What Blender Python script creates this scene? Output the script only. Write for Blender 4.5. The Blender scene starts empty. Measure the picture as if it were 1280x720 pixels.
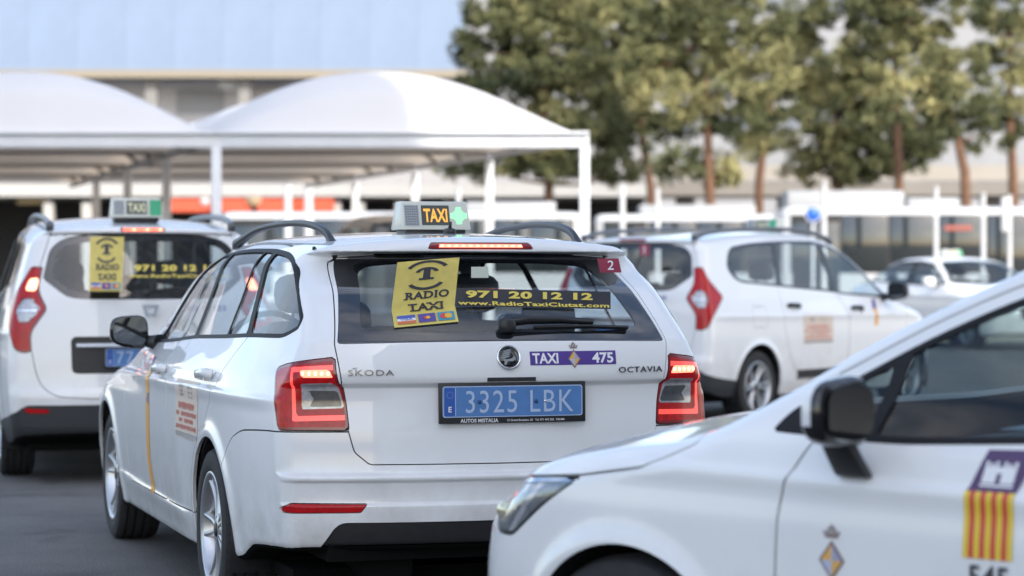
import bpy, bmesh, math, random
import numpy as np
from mathutils import Vector, Matrix
C = bpy.context.scene.collection
SC = bpy.context.scene
PI = math.pi
# ---------------------------------------------------------------- camera, 85 mm at eye height
cam_d = bpy.data.cameras.new('camera'); cam = bpy.data.objects.new('camera', cam_d); C.objects.link(cam)
cam.location = (0, 0, 1.325); cam.rotation_euler = (PI/2-.008, 0, 0)
cam_d.lens = 85; cam_d.sensor_width = 36; cam_d.clip_start = .05; cam_d.clip_end = 3000
cam_d.dof.use_dof = True; cam_d.dof.focus_distance = 8.75; cam_d.dof.aperture_fstop = 2.6; cam_d.dof.aperture_blades = 9
SC.camera = cam
# ---------------------------------------------------------------- sky and sun
SUN_AZ, SUN_EL = math.radians(150), math.radians(37)      # azimuth from +Y towards +X
w = bpy.data.worlds.new('World'); SC.world = w; w.use_nodes = True
nt = w.node_tree; nt.nodes.clear()
wo = nt.nodes.new('ShaderNodeOutputWorld'); bg = nt.nodes.new('ShaderNodeBackground'); sk = nt.nodes.new('ShaderNodeTexSky')
sk.sky_type = 'NISHITA'; sk.sun_disc = False; sk.sun_elevation = SUN_EL; sk.sun_rotation = SUN_AZ
sk.air_density = 1.0; sk.dust_density = 2.0; sk.ozone_density = 1.0
tc = nt.nodes.new('ShaderNodeTexCoord'); mp = nt.nodes.new('ShaderNodeMapping'); mp.inputs['Scale'].default_value = (1.2, 1.2, 4.0)
no = nt.nodes.new('ShaderNodeTexNoise'); no.inputs['Scale'].default_value = 2.2; no.inputs['Detail'].default_value = 7; no.inputs['Roughness'].default_value = .6
cr = nt.nodes.new('ShaderNodeValToRGB'); cr.color_ramp.elements[0].position = .45; cr.color_ramp.elements[1].position = .72
mx = nt.nodes.new('ShaderNodeMixRGB'); mx.inputs[2].default_value = (8.0, 7.8, 7.6, 1)
ml = nt.nodes.new('ShaderNodeMath'); ml.operation = 'MULTIPLY'; ml.inputs[1].default_value = .55
nt.links.new(tc.outputs['Generated'], mp.inputs[0]); nt.links.new(mp.outputs[0], no.inputs[0]); nt.links.new(no.outputs[0], cr.inputs[0])
nt.links.new(cr.outputs[0], ml.inputs[0]); nt.links.new(ml.outputs[0], mx.inputs[0]); nt.links.new(sk.outputs[0], mx.inputs[1]); nt.links.new(mx.outputs[0], bg.inputs[0]); nt.links.new(bg.outputs[0], wo.inputs[0])
bg.inputs[1].default_value = .15
sl = bpy.data.lights.new('sun', 'SUN'); sl.energy = 2.05; sl.angle = math.radians(.55); sl.color = (1, .95, .87)
so = bpy.data.objects.new('sun', sl); C.objects.link(so)
sd = Vector((math.sin(SUN_AZ)*math.cos(SUN_EL), math.cos(SUN_AZ)*math.cos(SUN_EL), math.sin(SUN_EL)))
so.rotation_euler = sd.to_track_quat('Z', 'Y').to_euler(); so.location = (20, -10, 30)
SC.view_settings.view_transform = 'Standard'; SC.view_settings.look = 'None'; SC.view_settings.exposure = 1.22; SC.view_settings.gamma = 1
SC.render.engine = 'CYCLES'
# ---------------------------------------------------------------- materials
MATS = {}
def mat(name, col, rough=.5, metal=0, coat=0, emit=None, es=0, var=0, vscale=3, bump=0, bscale=40, spec=.5, rvar=0, alpha=None, trans=0):
    if name in MATS: return MATS[name]
    m = bpy.data.materials.new(name); m.use_nodes = True; n = m.node_tree; b = n.nodes['Principled BSDF']
    b.inputs['Base Color'].default_value = (*col, 1); b.inputs['Roughness'].default_value = rough; b.inputs['Metallic'].default_value = metal
    b.inputs['Coat Weight'].default_value = coat; b.inputs['Coat Roughness'].default_value = .025; b.inputs['Specular IOR Level'].default_value = spec
    if trans: b.inputs['Transmission Weight'].default_value = trans
    if emit: b.inputs['Emission Color'].default_value = (*emit, 1); b.inputs['Emission Strength'].default_value = es
    if var or rvar:
        t = n.nodes.new('ShaderNodeTexCoord'); q = n.nodes.new('ShaderNodeTexNoise'); q.inputs['Scale'].default_value = vscale; q.inputs['Detail'].default_value = 6; q.inputs['Roughness'].default_value = .65
        n.links.new(t.outputs['Object'], q.inputs['Vector'])
        if var:
            r = n.nodes.new('ShaderNodeValToRGB'); r.color_ramp.elements[0].position = .3; r.color_ramp.elements[1].position = .7
            r.color_ramp.elements[0].color = tuple(c*(1-var) for c in col)+(1,); r.color_ramp.elements[1].color = tuple(min(1, c*(1+var)) for c in col)+(1,)
            n.links.new(q.outputs[0], r.inputs[0]); n.links.new(r.outputs[0], b.inputs['Base Color'])
        if rvar:
            mr = n.nodes.new('ShaderNodeMapRange'); mr.inputs[3].default_value = max(.02, rough-rvar); mr.inputs[4].default_value = rough+rvar
            n.links.new(q.outputs[0], mr.inputs[0]); n.links.new(mr.outputs[0], b.inputs['Roughness'])
    if bump:
        t = n.nodes.new('ShaderNodeTexCoord'); q = n.nodes.new('ShaderNodeTexNoise'); q.inputs['Scale'].default_value = bscale; q.inputs['Detail'].default_value = 5
        bp = n.nodes.new('ShaderNodeBump'); bp.inputs['Strength'].default_value = bump; bp.inputs['Distance'].default_value = .01
        n.links.new(t.outputs['Object'], q.inputs['Vector']); n.links.new(q.outputs[0], bp.inputs['Height']); n.links.new(bp.outputs[0], b.inputs['Normal'])
    MATS[name] = m
    return m

def glass(name, tint, ior=1.5, rough=.02):
    if name in MATS: return MATS[name]
    m = bpy.data.materials.new(name); m.use_nodes = True; n = m.node_tree; n.nodes.clear()
    o = n.nodes.new('ShaderNodeOutputMaterial'); mx = n.nodes.new('ShaderNodeMixShader'); f = n.nodes.new('ShaderNodeFresnel'); f.inputs[0].default_value = ior
    t = n.nodes.new('ShaderNodeBsdfTransparent'); t.inputs[0].default_value = (*tint, 1); g = n.nodes.new('ShaderNodeBsdfGlossy'); g.inputs['Roughness'].default_value = rough
    geo = n.nodes.new('ShaderNodeNewGeometry')
    iv = n.nodes.new('ShaderNodeMath'); iv.operation = 'SUBTRACT'; iv.inputs[0].default_value = 1; mm = n.nodes.new('ShaderNodeMath'); mm.operation = 'MULTIPLY'
    n.links.new(geo.outputs['Backfacing'], iv.inputs[1]); n.links.new(iv.outputs[0], mm.inputs[0]); n.links.new(f.outputs[0], mm.inputs[1]); n.links.new(mm.outputs[0], mx.inputs[0]); n.links.new(t.outputs[0], mx.inputs[1]); n.links.new(g.outputs[0], mx.inputs[2]); n.links.new(mx.outputs[0], o.inputs[0])
    MATS[name] = m
    return m

def paint():
    """white car paint: clear coat, faint dust that gathers low down, a little unevenness"""
    if 'white_car_paint' in MATS: return MATS['white_car_paint']
    m = mat('white_car_paint', (.78, .785, .79), .45, 0, 1)
    n = m.node_tree; b = n.nodes['Principled BSDF']
    t = n.nodes.new('ShaderNodeTexCoord'); q = n.nodes.new('ShaderNodeTexNoise'); q.inputs['Scale'].default_value = 5; q.inputs['Detail'].default_value = 9; q.inputs['Roughness'].default_value = .7
    sx = n.nodes.new('ShaderNodeSeparateXYZ'); mr = n.nodes.new('ShaderNodeMapRange'); mr.inputs[1].default_value = .75; mr.inputs[2].default_value = .22; mr.inputs[3].default_value = 0; mr.inputs[4].default_value = .8
    mu = n.nodes.new('ShaderNodeMath'); mu.operation = 'MULTIPLY'; mr2 = n.nodes.new('ShaderNodeMapRange'); mr2.inputs[1].default_value = .38; mr2.inputs[2].default_value = .7
    mx = n.nodes.new('ShaderNodeMixRGB'); mx.inputs[1].default_value = (.78, .785, .79, 1); mx.inputs[2].default_value = (.42, .39, .35, 1)
    n.links.new(t.outputs['Object'], q.inputs['Vector']); n.links.new(t.outputs['Object'], sx.inputs[0]); n.links.new(sx.outputs[2], mr.inputs[0])
    n.links.new(q.outputs[0], mr2.inputs[0]); n.links.new(mr.outputs[0], mu.inputs[0]); n.links.new(mr2.outputs[0], mu.inputs[1]); n.links.new(mu.outputs[0], mx.inputs[0]); n.links.new(mx.outputs[0], b.inputs['Base Color'])
    rr = n.nodes.new('ShaderNodeMapRange'); rr.inputs[3].default_value = .38; rr.inputs[4].default_value = .55; n.links.new(q.outputs[0], rr.inputs[0]); n.links.new(rr.outputs[0], b.inputs['Roughness'])
    return m

PAINT = paint()
BLK = mat('black_plastic', (.018, .018, .02), .45, var=.15, vscale=30)
GLOSSBLK = mat('gloss_black', (.008, .008, .01), .06, coat=.5)
RUB = mat('tyre_rubber', (.022, .022, .024), .8, var=.25, vscale=12, bump=.2, bscale=60)
ALLOY = mat('wheel_alloy', (.50, .51, .53), .3, .85, rvar=.08, vscale=20)
CHROME = mat('chrome', (.75, .76, .78), .12, 1)
LINING = mat('cabin_lining', (.10, .10, .105), .85)
SEATM = mat('seat_fabric', (.12, .125, .135), .9, var=.2, vscale=20)
TRIM = mat('rubber_trim', (.010, .010, .012), .6, spec=.25)
GL_REAR = glass('tinted_rear_glass', (.66, .73, .77), 1.75)
GL_SIDE = glass('side_glass', (.78, .83, .84), 1.65)
GL_DARK = glass('green_side_glass', (.27, .34, .35), 1.6)
GL_SCREEN = glass('windscreen_glass', (.78, .84, .86), 1.5)
RED = mat('red_lens', (.42, .004, .008), .15, coat=.2, var=.25, vscale=60, spec=.3)
REDON = mat('lit_red_lens', (.34, .004, .007), .15, coat=.25, spec=.3, var=.45, vscale=45, emit=(1, .01, .008), es=.03)
UND = mat('underbody_black', (.006, .006, .006), .95, spec=.1)
REDD = mat('dark_red_lens', (.20, .004, .008), .12, coat=.6)
REDLIT = mat('lit_red_lamp', (.7, .02, .02), .3, emit=(1, .10, .06), es=3.0)
REDHOT = mat('lit_lamp_core', (.8, .1, .05), .3, emit=(1, .30, .17), es=2.4)
CLEARL = mat('clear_lens', (.40, .40, .42), .12, .35, coat=.5, var=.3, vscale=35)
DARKL = mat('dark_reflector', (.10, .105, .115), .15, .6, coat=.5, var=.3, vscale=35)
YEL = mat('sticker_yellow', (.64, .52, .13), .45, var=.10, vscale=20)
INK = mat('sticker_ink', (.035, .035, .045), .45)
PURP = mat('decal_purple', (.085, .045, .26), .35)
WHT = mat('decal_white', (.78, .78, .80), .4)
BLUEP = mat('plate_blue', (.085, .21, .47), .35, var=.08, vscale=30)
BLUED = mat('plate_blue_dark', (.03, .10, .40), .35)
ORA = mat('decal_orange', (.75, .36, .05), .4)
TAN = mat('notice_paper', (.66, .55, .46), .5, var=.05, vscale=40)
NRED = mat('notice_red', (.62, .16, .12), .5)
GREYP = mat('notice_grey', (.30, .29, .29), .5)
HOUS = mat('sign_housing', (.60, .60, .53), .35, coat=.2, var=.05)
GRN = mat('green_light', (.05, .5, .15), .3, emit=(.15, 1, .35), es=.9)
AMB = mat('amber_letters', (.85, .40, .06), .4, emit=(1, .5, .1), es=.25)
DKG = mat('sign_dark_panel', (.07, .08, .075), .4)
# ---------------------------------------------------------------- numeric helpers (no Blender)
def curve(tab):
    """smooth (pchip) interpolation through (x, y) pairs, tabulated"""
    t = np.array(sorted(tab), float); xs, ys = t[:, 0], t[:, 1]
    h = np.diff(xs); d = np.diff(ys)/h
    m = np.zeros(len(xs)); m[0] = d[0]; m[-1] = d[-1]
    for i in range(1, len(xs)-1):
        if d[i-1]*d[i] > 0:
            w1 = 2*h[i]+h[i-1]; w2 = h[i]+2*h[i-1]
            m[i] = (w1+w2)/(w1/d[i-1]+w2/d[i])
    X = np.linspace(xs[0], xs[-1], 1500)
    k = np.clip(np.searchsorted(xs, X, side='right')-1, 0, len(h)-1)
    s = (X-xs[k])/h[k]
    Y = ((1+2*s)*(1-s)**2*ys[k]+s*(1-s)**2*h[k]*m[k]+s*s*(3-2*s)*ys[k+1]+s*s*(s-1)*h[k]*m[k+1])
    return lambda v: np.interp(v, X, Y)

def smax(a, b, r):
    return np.minimum(np.maximum(a, b), -r)+np.sqrt(np.maximum(a+r, 0)**2+np.maximum(b+r, 0)**2)

def sstep(v, a, b):
    t = np.clip((v-a)/(b-a), 0, 1); return t*t*(3-2*t)

def make_F(s):
    Wz = curve(s['Wz']); Wx = curve(s['Wx']); Rz = curve(s['Rz']); P = curve(s['P']); Nz = curve(s['Nz'])
    Wup = curve(s.get('Wup', [(0, 0), (1, 0)])); Wsh = curve(s.get('Wsh', [(0, 0), (1, 0)])); rst = curve(s['r_side_top']); bot = curve(s['B'])
    def F(x, y, z):
        ay = np.abs(y)
        w = Wz(z)+Wx(x)+Wup(x)*sstep(z, .9, 1.06)+Wsh(x)*sstep(z, .74, .93)
        for cx, cz, R, amp in s['flare']:
            rr = np.hypot(x-cx, z-cz)
            w = w+amp*np.exp(-((rr-R-.012)/.035)**2)*(z > .1)
        for (z0, z1, xa, xb, amp, wd) in s.get('crease', ()):
            zc = z0+(z1-z0)*(x-xa)/(xb-xa)
            q = (z-zc)/wd
            w = w+amp*np.where(q > 0, np.exp(-q*q*4), np.exp(-q*q*.35))*sstep(x, xa, xa+.3)*(1-sstep(x, xb-.3, xb))
        side = (ay-w)*s.get('side_n', .95)
        rear = (Rz(z)+s['Rk']*(ay/.8)**s['Rp']-x)*.93
        for (ya, z0, z1, rc, dep) in s.get('recess', ()):
            qy = ay-ya+rc; qz = np.abs(z-(z0+z1)/2)-(z1-z0)/2+rc
            sd = np.minimum(np.maximum(qy, qz), 0)+np.hypot(np.maximum(qy, 0), np.maximum(qz, 0))-rc
            rear = rear+dep*(1-sstep(sd, -.012, .004))
        top = z-P(x)+s['Tk']*(ay/.6)**2.2
        top = top*curve_n(P, x)
        nose = (x-Nz(z)+s['Nk']*(ay/.8)**s['Np'])*.93
        f = smax(side, top, rst(x))
        f = smax(f, rear, s['r_rear'])
        f = smax(f, nose, s['r_nose'])
        f = smax(f, bot(x)-z, .03)
        return f
    def curve_n(P, x):
        g = (P(x+.01)-P(x-.01))/.02
        return 1/np.sqrt(1+g*g)
    return F

def grad(F, p, h=.002):
    g = np.empty_like(p)
    for a in range(3):
        d = np.zeros(3); d[a] = h
        q = p+d; r = p-d
        g[:, a] = (F(q[:, 0], q[:, 1], q[:, 2])-F(r[:, 0], r[:, 1], r[:, 2]))/(2*h)
    return g

def newton(F, p, n=4):
    for _ in range(n):
        g = grad(F, p); f = F(p[:, 0], p[:, 1], p[:, 2])
        st = f[:, None]*g/np.maximum((g*g).sum(1), .05)[:, None]
        l = np.linalg.norm(st, axis=1, keepdims=True)
        p = p-st*np.minimum(1, .02/np.maximum(l, 1e-9))
    return p

def nets(F, gx, gy, gz):
    """surface nets on a non-uniform grid, vertices pulled onto F = 0"""
    X, Y, Z = np.meshgrid(gx, gy, gz, indexing='ij')
    f = F(X, Y, Z)
    s = f < 0
    acc = np.zeros((len(gx)-1, len(gy)-1, len(gz)-1, 3)); cnt = np.zeros(acc.shape[:3])
    G = (gx, gy, gz)
    nx, ny, nz = f.shape
    quads = []
    for a in range(3):
        sl0 = [slice(None)]*3; sl1 = [slice(None)]*3
        sl0[a] = slice(0, -1); sl1[a] = slice(1, None)
        c = s[tuple(sl0)] != s[tuple(sl1)]
        I = np.argwhere(c)
        f0 = f[tuple(sl0)][c]; f1 = f[tuple(sl1)][c]
        t = f0/(f0-f1)
        P = np.stack([G[k][I[:, k]] for k in range(3)], 1).astype(float)
        P[:, a] += t*(G[a][I[:, a]+1]-G[a][I[:, a]])
        b, d = (a+1) % 3, (a+2) % 3
        ok = (I[:, b] > 0) & (I[:, d] > 0) & (I[:, b] < f.shape[b]-1) & (I[:, d] < f.shape[d]-1)
        I = I[ok]; P = P[ok]; fl = (f0 < 0)[ok]
        cs = []
        for db, dd in ((-1, -1), (0, -1), (0, 0), (-1, 0)):
            J = I.copy(); J[:, b] += db; J[:, d] += dd
            np.add.at(acc, (J[:, 0], J[:, 1], J[:, 2]), P); np.add.at(cnt, (J[:, 0], J[:, 1], J[:, 2]), 1)
            cs.append((J[:, 0]*(ny-1)+J[:, 1])*(nz-1)+J[:, 2])
        q = np.stack(cs, 1)
        q[~fl] = q[~fl][:, ::-1]
        quads.append(q)
    q = np.concatenate(quads)
    u, inv = np.unique(q, return_inverse=True); q = inv.reshape(q.shape)
    V = (acc.reshape(-1, 3)[u]/cnt.reshape(-1)[u][:, None])
    V = newton(F, V)
    # split along the shorter diagonal
    d1 = np.linalg.norm(V[q[:, 0]]-V[q[:, 2]], axis=1); d2 = np.linalg.norm(V[q[:, 1]]-V[q[:, 3]], axis=1)
    k = (d1 <= d2)[:, None]
    T = np.concatenate([np.where(k, q[:, [0, 1, 2]], q[:, [0, 1, 3]]), np.where(k, q[:, [0, 2, 3]], q[:, [1, 2, 3]])])
    N = grad(F, V); N /= np.linalg.norm(N, axis=1, keepdims=True)
    return V, N, T

def compact(V, N, T):
    u, inv = np.unique(T, return_inverse=True)
    return V[u], N[u], inv.reshape(-1, 3)

def clip(M, f):
    """keep the part of the triangle mesh where f < 0 (f given per vertex)"""
    V, N, T = M
    f = np.where(np.abs(f) < 1e-7, -1e-7, f)
    ins = (f < 0)[T]; c = ins.sum(1)
    keep = T[c == 3]
    out = [keep]; ea = []; eb = []
    newT = []
    base = len(V)
    one = T[c == 1]; i1 = ins[c == 1]
    if len(one):
        r = np.argmax(i1, 1); idx = (r[:, None]+np.arange(3)) % 3
        o = np.take_along_axis(one, idx, 1)
        ea += [o[:, 0], o[:, 0]]; eb += [o[:, 1], o[:, 2]]
    two = T[c == 2]; i2 = ins[c == 2]
    if len(two):
        r = np.argmin(i2, 1); idx = (r[:, None]+np.arange(3)) % 3
        w = np.take_along_axis(two, idx, 1)
        ea += [w[:, 0], w[:, 0]]; eb += [w[:, 1], w[:, 2]]
    if not ea:
        return compact(V, N, keep) if len(keep) else (V[:0], N[:0], T[:0])
    A = np.concatenate(ea); B = np.concatenate(eb)
    lo = np.minimum(A, B); hi = np.maximum(A, B)
    key = lo.astype(np.int64)*base+hi
    u, inv = np.unique(key, return_inverse=True)
    l = (u//base).astype(int); h = (u % base).astype(int)
    t = (f[l]/(f[l]-f[h]))[:, None]
    NV = V[l]+t*(V[h]-V[l]); NN = N[l]+t*(N[h]-N[l])
    NN /= np.maximum(np.linalg.norm(NN, axis=1, keepdims=True), 1e-9)
    inv = inv.reshape(-1)+base
    p = 0
    if len(one):
        n = len(one); out.append(np.stack([o[:, 0], inv[:n], inv[n:2*n]], 1)); p = 2*n
    if len(two):
        n = len(two); a = inv[p:p+n]; b = inv[p+n:p+2*n]
        out.append(np.stack([a, w[:, 1], w[:, 2]], 1)); out.append(np.stack([a, w[:, 2], b], 1))
    T2 = np.concatenate(out)
    return compact(np.concatenate([V, NV]), np.concatenate([N, NN]), T2)

def round_poly(pts, r, n=4):
    pts = np.array(pts, float); m = len(pts); out = []
    rr = r if hasattr(r, '__len__') else [r]*m
    for i in range(m):
        p = pts[i]; a = pts[i-1]-p; b = pts[(i+1) % m]-p
        la, lb = np.linalg.norm(a), np.linalg.norm(b)
        q = min(rr[i], la*.49, lb*.49)
        if q <= 1e-6: out.append(p); continue
        A = p+a/la*q; B = p+b/lb*q
        for k in range(n+1):
            t = k/n; out.append((1-t)**2*A+2*t*(1-t)*p+t*t*B)
    return np.array(out)

def spline(pts, n=6, closed=True):
    """catmull-rom through the points"""
    p = np.array(pts, float); m = len(p); out = []
    rng = range(m) if closed else range(m-1)
    for i in rng:
        if closed: a, b, c, d = p[i-1], p[i], p[(i+1) % m], p[(i+2) % m]
        else: a, b, c, d = p[max(i-1, 0)], p[i], p[i+1], p[min(i+2, m-1)]
        for k in range(n):
            t = k/n
            out.append(.5*((2*b)+(c-a)*t+(2*a-5*b+4*c-d)*t*t+(3*b-a-3*c+d)*t**3))
    if not closed: out.append(p[-1])
    return np.array(out)

def sdf_poly(px, py, poly):
    poly = np.asarray(poly, float)
    d = np.full(px.shape, 1e9); ins = np.zeros(px.shape, bool)
    m = len(poly)
    for i in range(m):
        x0, y0 = poly[i-1]; x1, y1 = poly[i]
        ex, ey = x1-x0, y1-y0
        L = ex*ex+ey*ey
        if L < 1e-12: continue
        t = np.clip(((px-x0)*ex+(py-y0)*ey)/L, 0, 1)
        d = np.minimum(d, np.hypot(px-x0-t*ex, py-y0-t*ey))
        if y0 != y1:
            c = (y0 > py) != (y1 > py)
            ins ^= c & (px < (x1-x0)*(py-y0)/(y1-y0)+x0)
    return np.where(ins, -d, d)

def sdf_line(px, py, line):
    """unsigned distance to an open polyline"""
    d = np.full(px.shape, 1e9)
    for (x0, y0), (x1, y1) in zip(line[:-1], line[1:]):
        ex, ey = x1-x0, y1-y0; L = ex*ex+ey*ey+1e-12
        t = np.clip(((px-x0)*ex+(py-y0)*ey)/L, 0, 1)
        d = np.minimum(d, np.hypot(px-x0-t*ex, py-y0-t*ey))
    return d

def hit(F, P, axis, sgn, span=1.2):
    """slide points along an axis (from outside, sgn side) on to the surface F = 0"""
    P = np.array(P, float); lo = P.copy(); hi = P.copy()
    hi[:, axis] = P[:, axis]; lo[:, axis] = P[:, axis]+sgn*span
    # march inwards from outside
    n = 160; best = np.full(len(P), np.nan); prev = F(lo[:, 0], lo[:, 1], lo[:, 2]); cur = lo.copy()
    for k in range(1, n+1):
        nx = lo.copy(); nx[:, axis] = lo[:, axis]-sgn*span*k/n
        f = F(nx[:, 0], nx[:, 1], nx[:, 2])
        c = (prev > 0) & (f <= 0) & np.isnan(best)
        t = prev/(prev-f+1e-12)
        best = np.where(c, nx[:, axis]+sgn*span/n*(1-t), best)
        prev = f
    P[:, axis] = np.where(np.isnan(best), P[:, axis], best)
    return P
# ---------------------------------------------------------------- shapes of the cars (x forward from the rear axle, y to the left, z up, metres)
ESTATE = dict(
    Wup=[(-.3, 0), (.3, -.01), (.9, -.04), (1.4, -.055), (1.9, -.045), (2.6, -.04)], Wsh=[(1.1, 0), (1.5, -.015), (2.0, -.05), (2.6, -.065), (3.2, -.065)],
    Wz=[(.1, .83), (.25, .872), (.35, .888), (.5, .902), (.65, .907), (.78, .905), (.86, .896), (.93, .880), (.99, .858), (1.05, .832), (1.2, .765), (1.35, .70), (1.42, .662), (1.55, .60)],
    Wx=[(-1.3, -.16), (-1.1, -.13), (-.9, -.095), (-.7, -.06), (-.5, -.035), (-.2, -.018), (.3, -.012), (.7, 0), (2.7, 0), (3.2, -.035), (3.6, -.12)],
    Rz=[(.1, -.98), (.28, -1.05), (.36, -1.085), (.44, -1.100), (.496, -1.103), (.508, -1.089), (.53, -1.088), (.576, -1.091), (.588, -1.101), (.597, -1.101), (.612, -1.064), (.64, -1.060), (.75, -1.055), (.87, -1.045), (.905, -1.045), (.925, -1.066), (.95, -1.070), (1.06, -1.045), (1.085, -1.025), (1.23, -.85), (1.365, -.625), (1.376, -.63), (1.388, -.70), (1.430, -.69), (1.448, -.65), (1.6, -.3)],
    Rk=.13, Rp=2.4, r_rear=.045,
    P=[(-1.4, 1.41), (-.7, 1.438), (-.4, 1.456), (0, 1.468), (.5, 1.475), (1.0, 1.462), (1.35, 1.43), (1.6, 1.375), (2.33, 1.0), (2.42, .975), (2.55, .957), (2.9, .895), (3.25, .80), (3.5, .69), (3.65, .55)],
    Tk=.042, Nz=[(.1, 3.45), (.3, 3.54), (.5, 3.56), (.7, 3.5), (.9, 3.35), (1.6, 3.0)], Nk=.28, Np=2.4, r_nose=.10,
    r_side_top=[(-1.5, .06), (-.8, .07), (0, .09), (1.3, .09), (1.7, .06), (2.3, .05), (2.6, .08), (3.6, .1)],
    B=[(-1.3, .35), (-.95, .335), (-.62, .315), (-.42, .25), (0, .2), (3.0, .20), (3.6, .24)],
    flare=[(-.03, .318, .365, .012), (2.66, .318, .365, .012)],
    crease=[(.865, .835, -1.0, 3.2, .012, .02), (.33, .36, .3, 2.4, .010, .03)])

MPV = dict(
    Wup=[(0, 0), (1.5, -.035), (2.2, -.06), (3, -.06)],
    Wz=[(.1, .79), (.25, .83), (.35, .855), (.55, .872), (.7, .875), (.85, .870), (.95, .860), (1.05, .842), (1.12, .822), (1.3, .765), (1.5, .700), (1.6, .662), (1.75, .60)],
    Wx=[(-1.3, -.12), (-.9, -.075), (-.7, -.045), (-.4, -.012), (0, 0), (2.9, 0), (3.3, -.05), (3.7, -.16)],
    Rz=[(.1, -.80), (.28, -.85), (.36, -.872), (.54, -.878), (.565, -.872), (.60, -.862), (.8, -.850), (1.0, -.835), (1.12, -.815), (1.2, -.785), (1.5, -.665), (1.535, -.655), (1.55, -.69), (1.58, -.70), (1.60, -.66), (1.8, -.4)],
    Rk=.11, Rp=2.3, r_rear=.06,
    P=[(-1.3, 1.50), (-.7, 1.585), (-.4, 1.612), (.2, 1.655), (.8, 1.675), (1.3, 1.660), (1.65, 1.605), (1.9, 1.51), (2.72, 1.08), (2.82, 1.05), (3.0, 1.01), (3.3, .92), (3.55, .78), (3.7, .58)],
    Tk=.04, Nz=[(.1, 3.5), (.3, 3.60), (.5, 3.62), (.75, 3.55), (.95, 3.4), (1.7, 3.0)], Nk=.28, Np=2.4, r_nose=.10,
    r_side_top=[(-1.5, .08), (0, .09), (1.5, .08), (1.9, .05), (2.6, .05), (2.9, .08), (3.7, .1)],
    B=[(-1.3, .34), (-.85, .30), (-.45, .22), (3.0, .20), (3.7, .24)],
    flare=[(0, .316, .345, .016), (2.81, .316, .345, .016)],
    crease=[(.93, .90, -.8, 3.3, .010, .02)])
HATCH = dict(
    Wz=[(.1, .82), (.25, .86), (.4, .878), (.6, .888), (.72, .888), (.82, .878), (.90, .858), (.96, .835), (1.05, .80), (1.2, .735), (1.35, .66), (1.45, .61), (1.6, .52)],
    Wx=[(-3.4, -.15), (-3.0, -.07), (-2.5, 0), (-.3, 0), (.1, -.012), (.35, -.05), (.55, -.12), (.75, -.26), (.9, -.45)],
    Wup=[(-2.0, 0), (-1.0, -.02), (-.5, -.05), (0, -.07), (.5, -.1)],
    Rz=[(.1, -3.1), (.3, -3.25), (.6, -3.27), (.9, -3.2), (1.0, -3.15), (1.36, -2.85), (1.6, -2.6)],
    Rk=.14, Rp=2.4, r_rear=.08,
    P=[(-3.4, 1.34), (-2.9, 1.385), (-2.3, 1.43), (-1.8, 1.445), (-1.45, 1.45), (-1.2, 1.425), (-1.02, 1.38), (-.85, 1.312), (-.6, 1.198), (-.35, 1.065), (-.2, .998), (-.1, .975), (.1, .948), (.3, .905), (.5, .83), (.65, .755), (.77, .65), (.85, .5)],
    Tk=.04, Nz=[(.1, .70), (.3, .80), (.5, .81), (.65, .78), (.8, .68), (1.6, .5)], Nk=.24, Np=2.2, r_nose=.10,
    r_side_top=[(-3.5, .08), (-1.5, .07), (-1.0, .035), (-.4, .04), (-.1, .06), (.3, .07), (.8, .12)],
    B=[(-3.3, .32), (-2.9, .24), (.3, .2), (.8, .22)],
    flare=[(0, .30, .345, .016), (-2.6, .30, .345, .016)],
    crease=[(.80, .86, -3.0, .25, .012, .02)])
SEDAN = dict(
    Wz=[(.1, .82), (.3, .87), (.6, .90), (.8, .895), (.9, .87), (.97, .84), (1.2, .74), (1.35, .66), (1.5, .58)],
    Wx=[(-1.2, -.12), (-.6, -.02), (0, 0), (2.9, -.01), (3.3, -.06), (3.7, -.2)],
    Rz=[(.1, -.95), (.3, -1.1), (.6, -1.14), (.9, -1.1), (1.05, -1.0), (1.6, -.5)],
    Rk=.15, Rp=2.4, r_rear=.08,
    P=[(-1.3, .98), (-.95, 1.04), (-.55, 1.08), (.15, 1.40), (.5, 1.465), (.9, 1.48), (1.3, 1.455), (1.55, 1.41), (2.35, 1.02), (2.5, .99), (3.0, .90), (3.4, .76), (3.6, .6)],
    Tk=.04, Nz=[(.1, 3.4), (.3, 3.55), (.6, 3.56), (.8, 3.4), (1.5, 3.1)], Nk=.28, Np=2.4, r_nose=.1,
    r_side_top=[(-1.3, .08), (3.7, .08)], B=[(-1.3, .3), (-.6, .2), (3, .2), (3.6, .24)],
    flare=[(0, .32, .345, .012), (2.75, .32, .345, .012)], crease=[(.86, .84, -.9, 3.2, .01, .02)])
# ---------------------------------------------------------------- Blender object builders
def link(o, parent=None):
    C.objects.link(o)
    if parent is not None: o.parent = parent
    return o

def tag(o, label=None, cat=None, group=None, kind=None):
    if label: o['label'] = label
    if cat: o['category'] = cat
    if group: o['group'] = group
    if kind: o['kind'] = kind
    return o

def empty(name, loc, rz, label, cat, group=None):
    o = bpy.data.objects.new(name, None); C.objects.link(o); o.location = loc; o.rotation_euler = (0, 0, rz); o.empty_display_size = .2
    return tag(o, label, cat, group)

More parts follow.
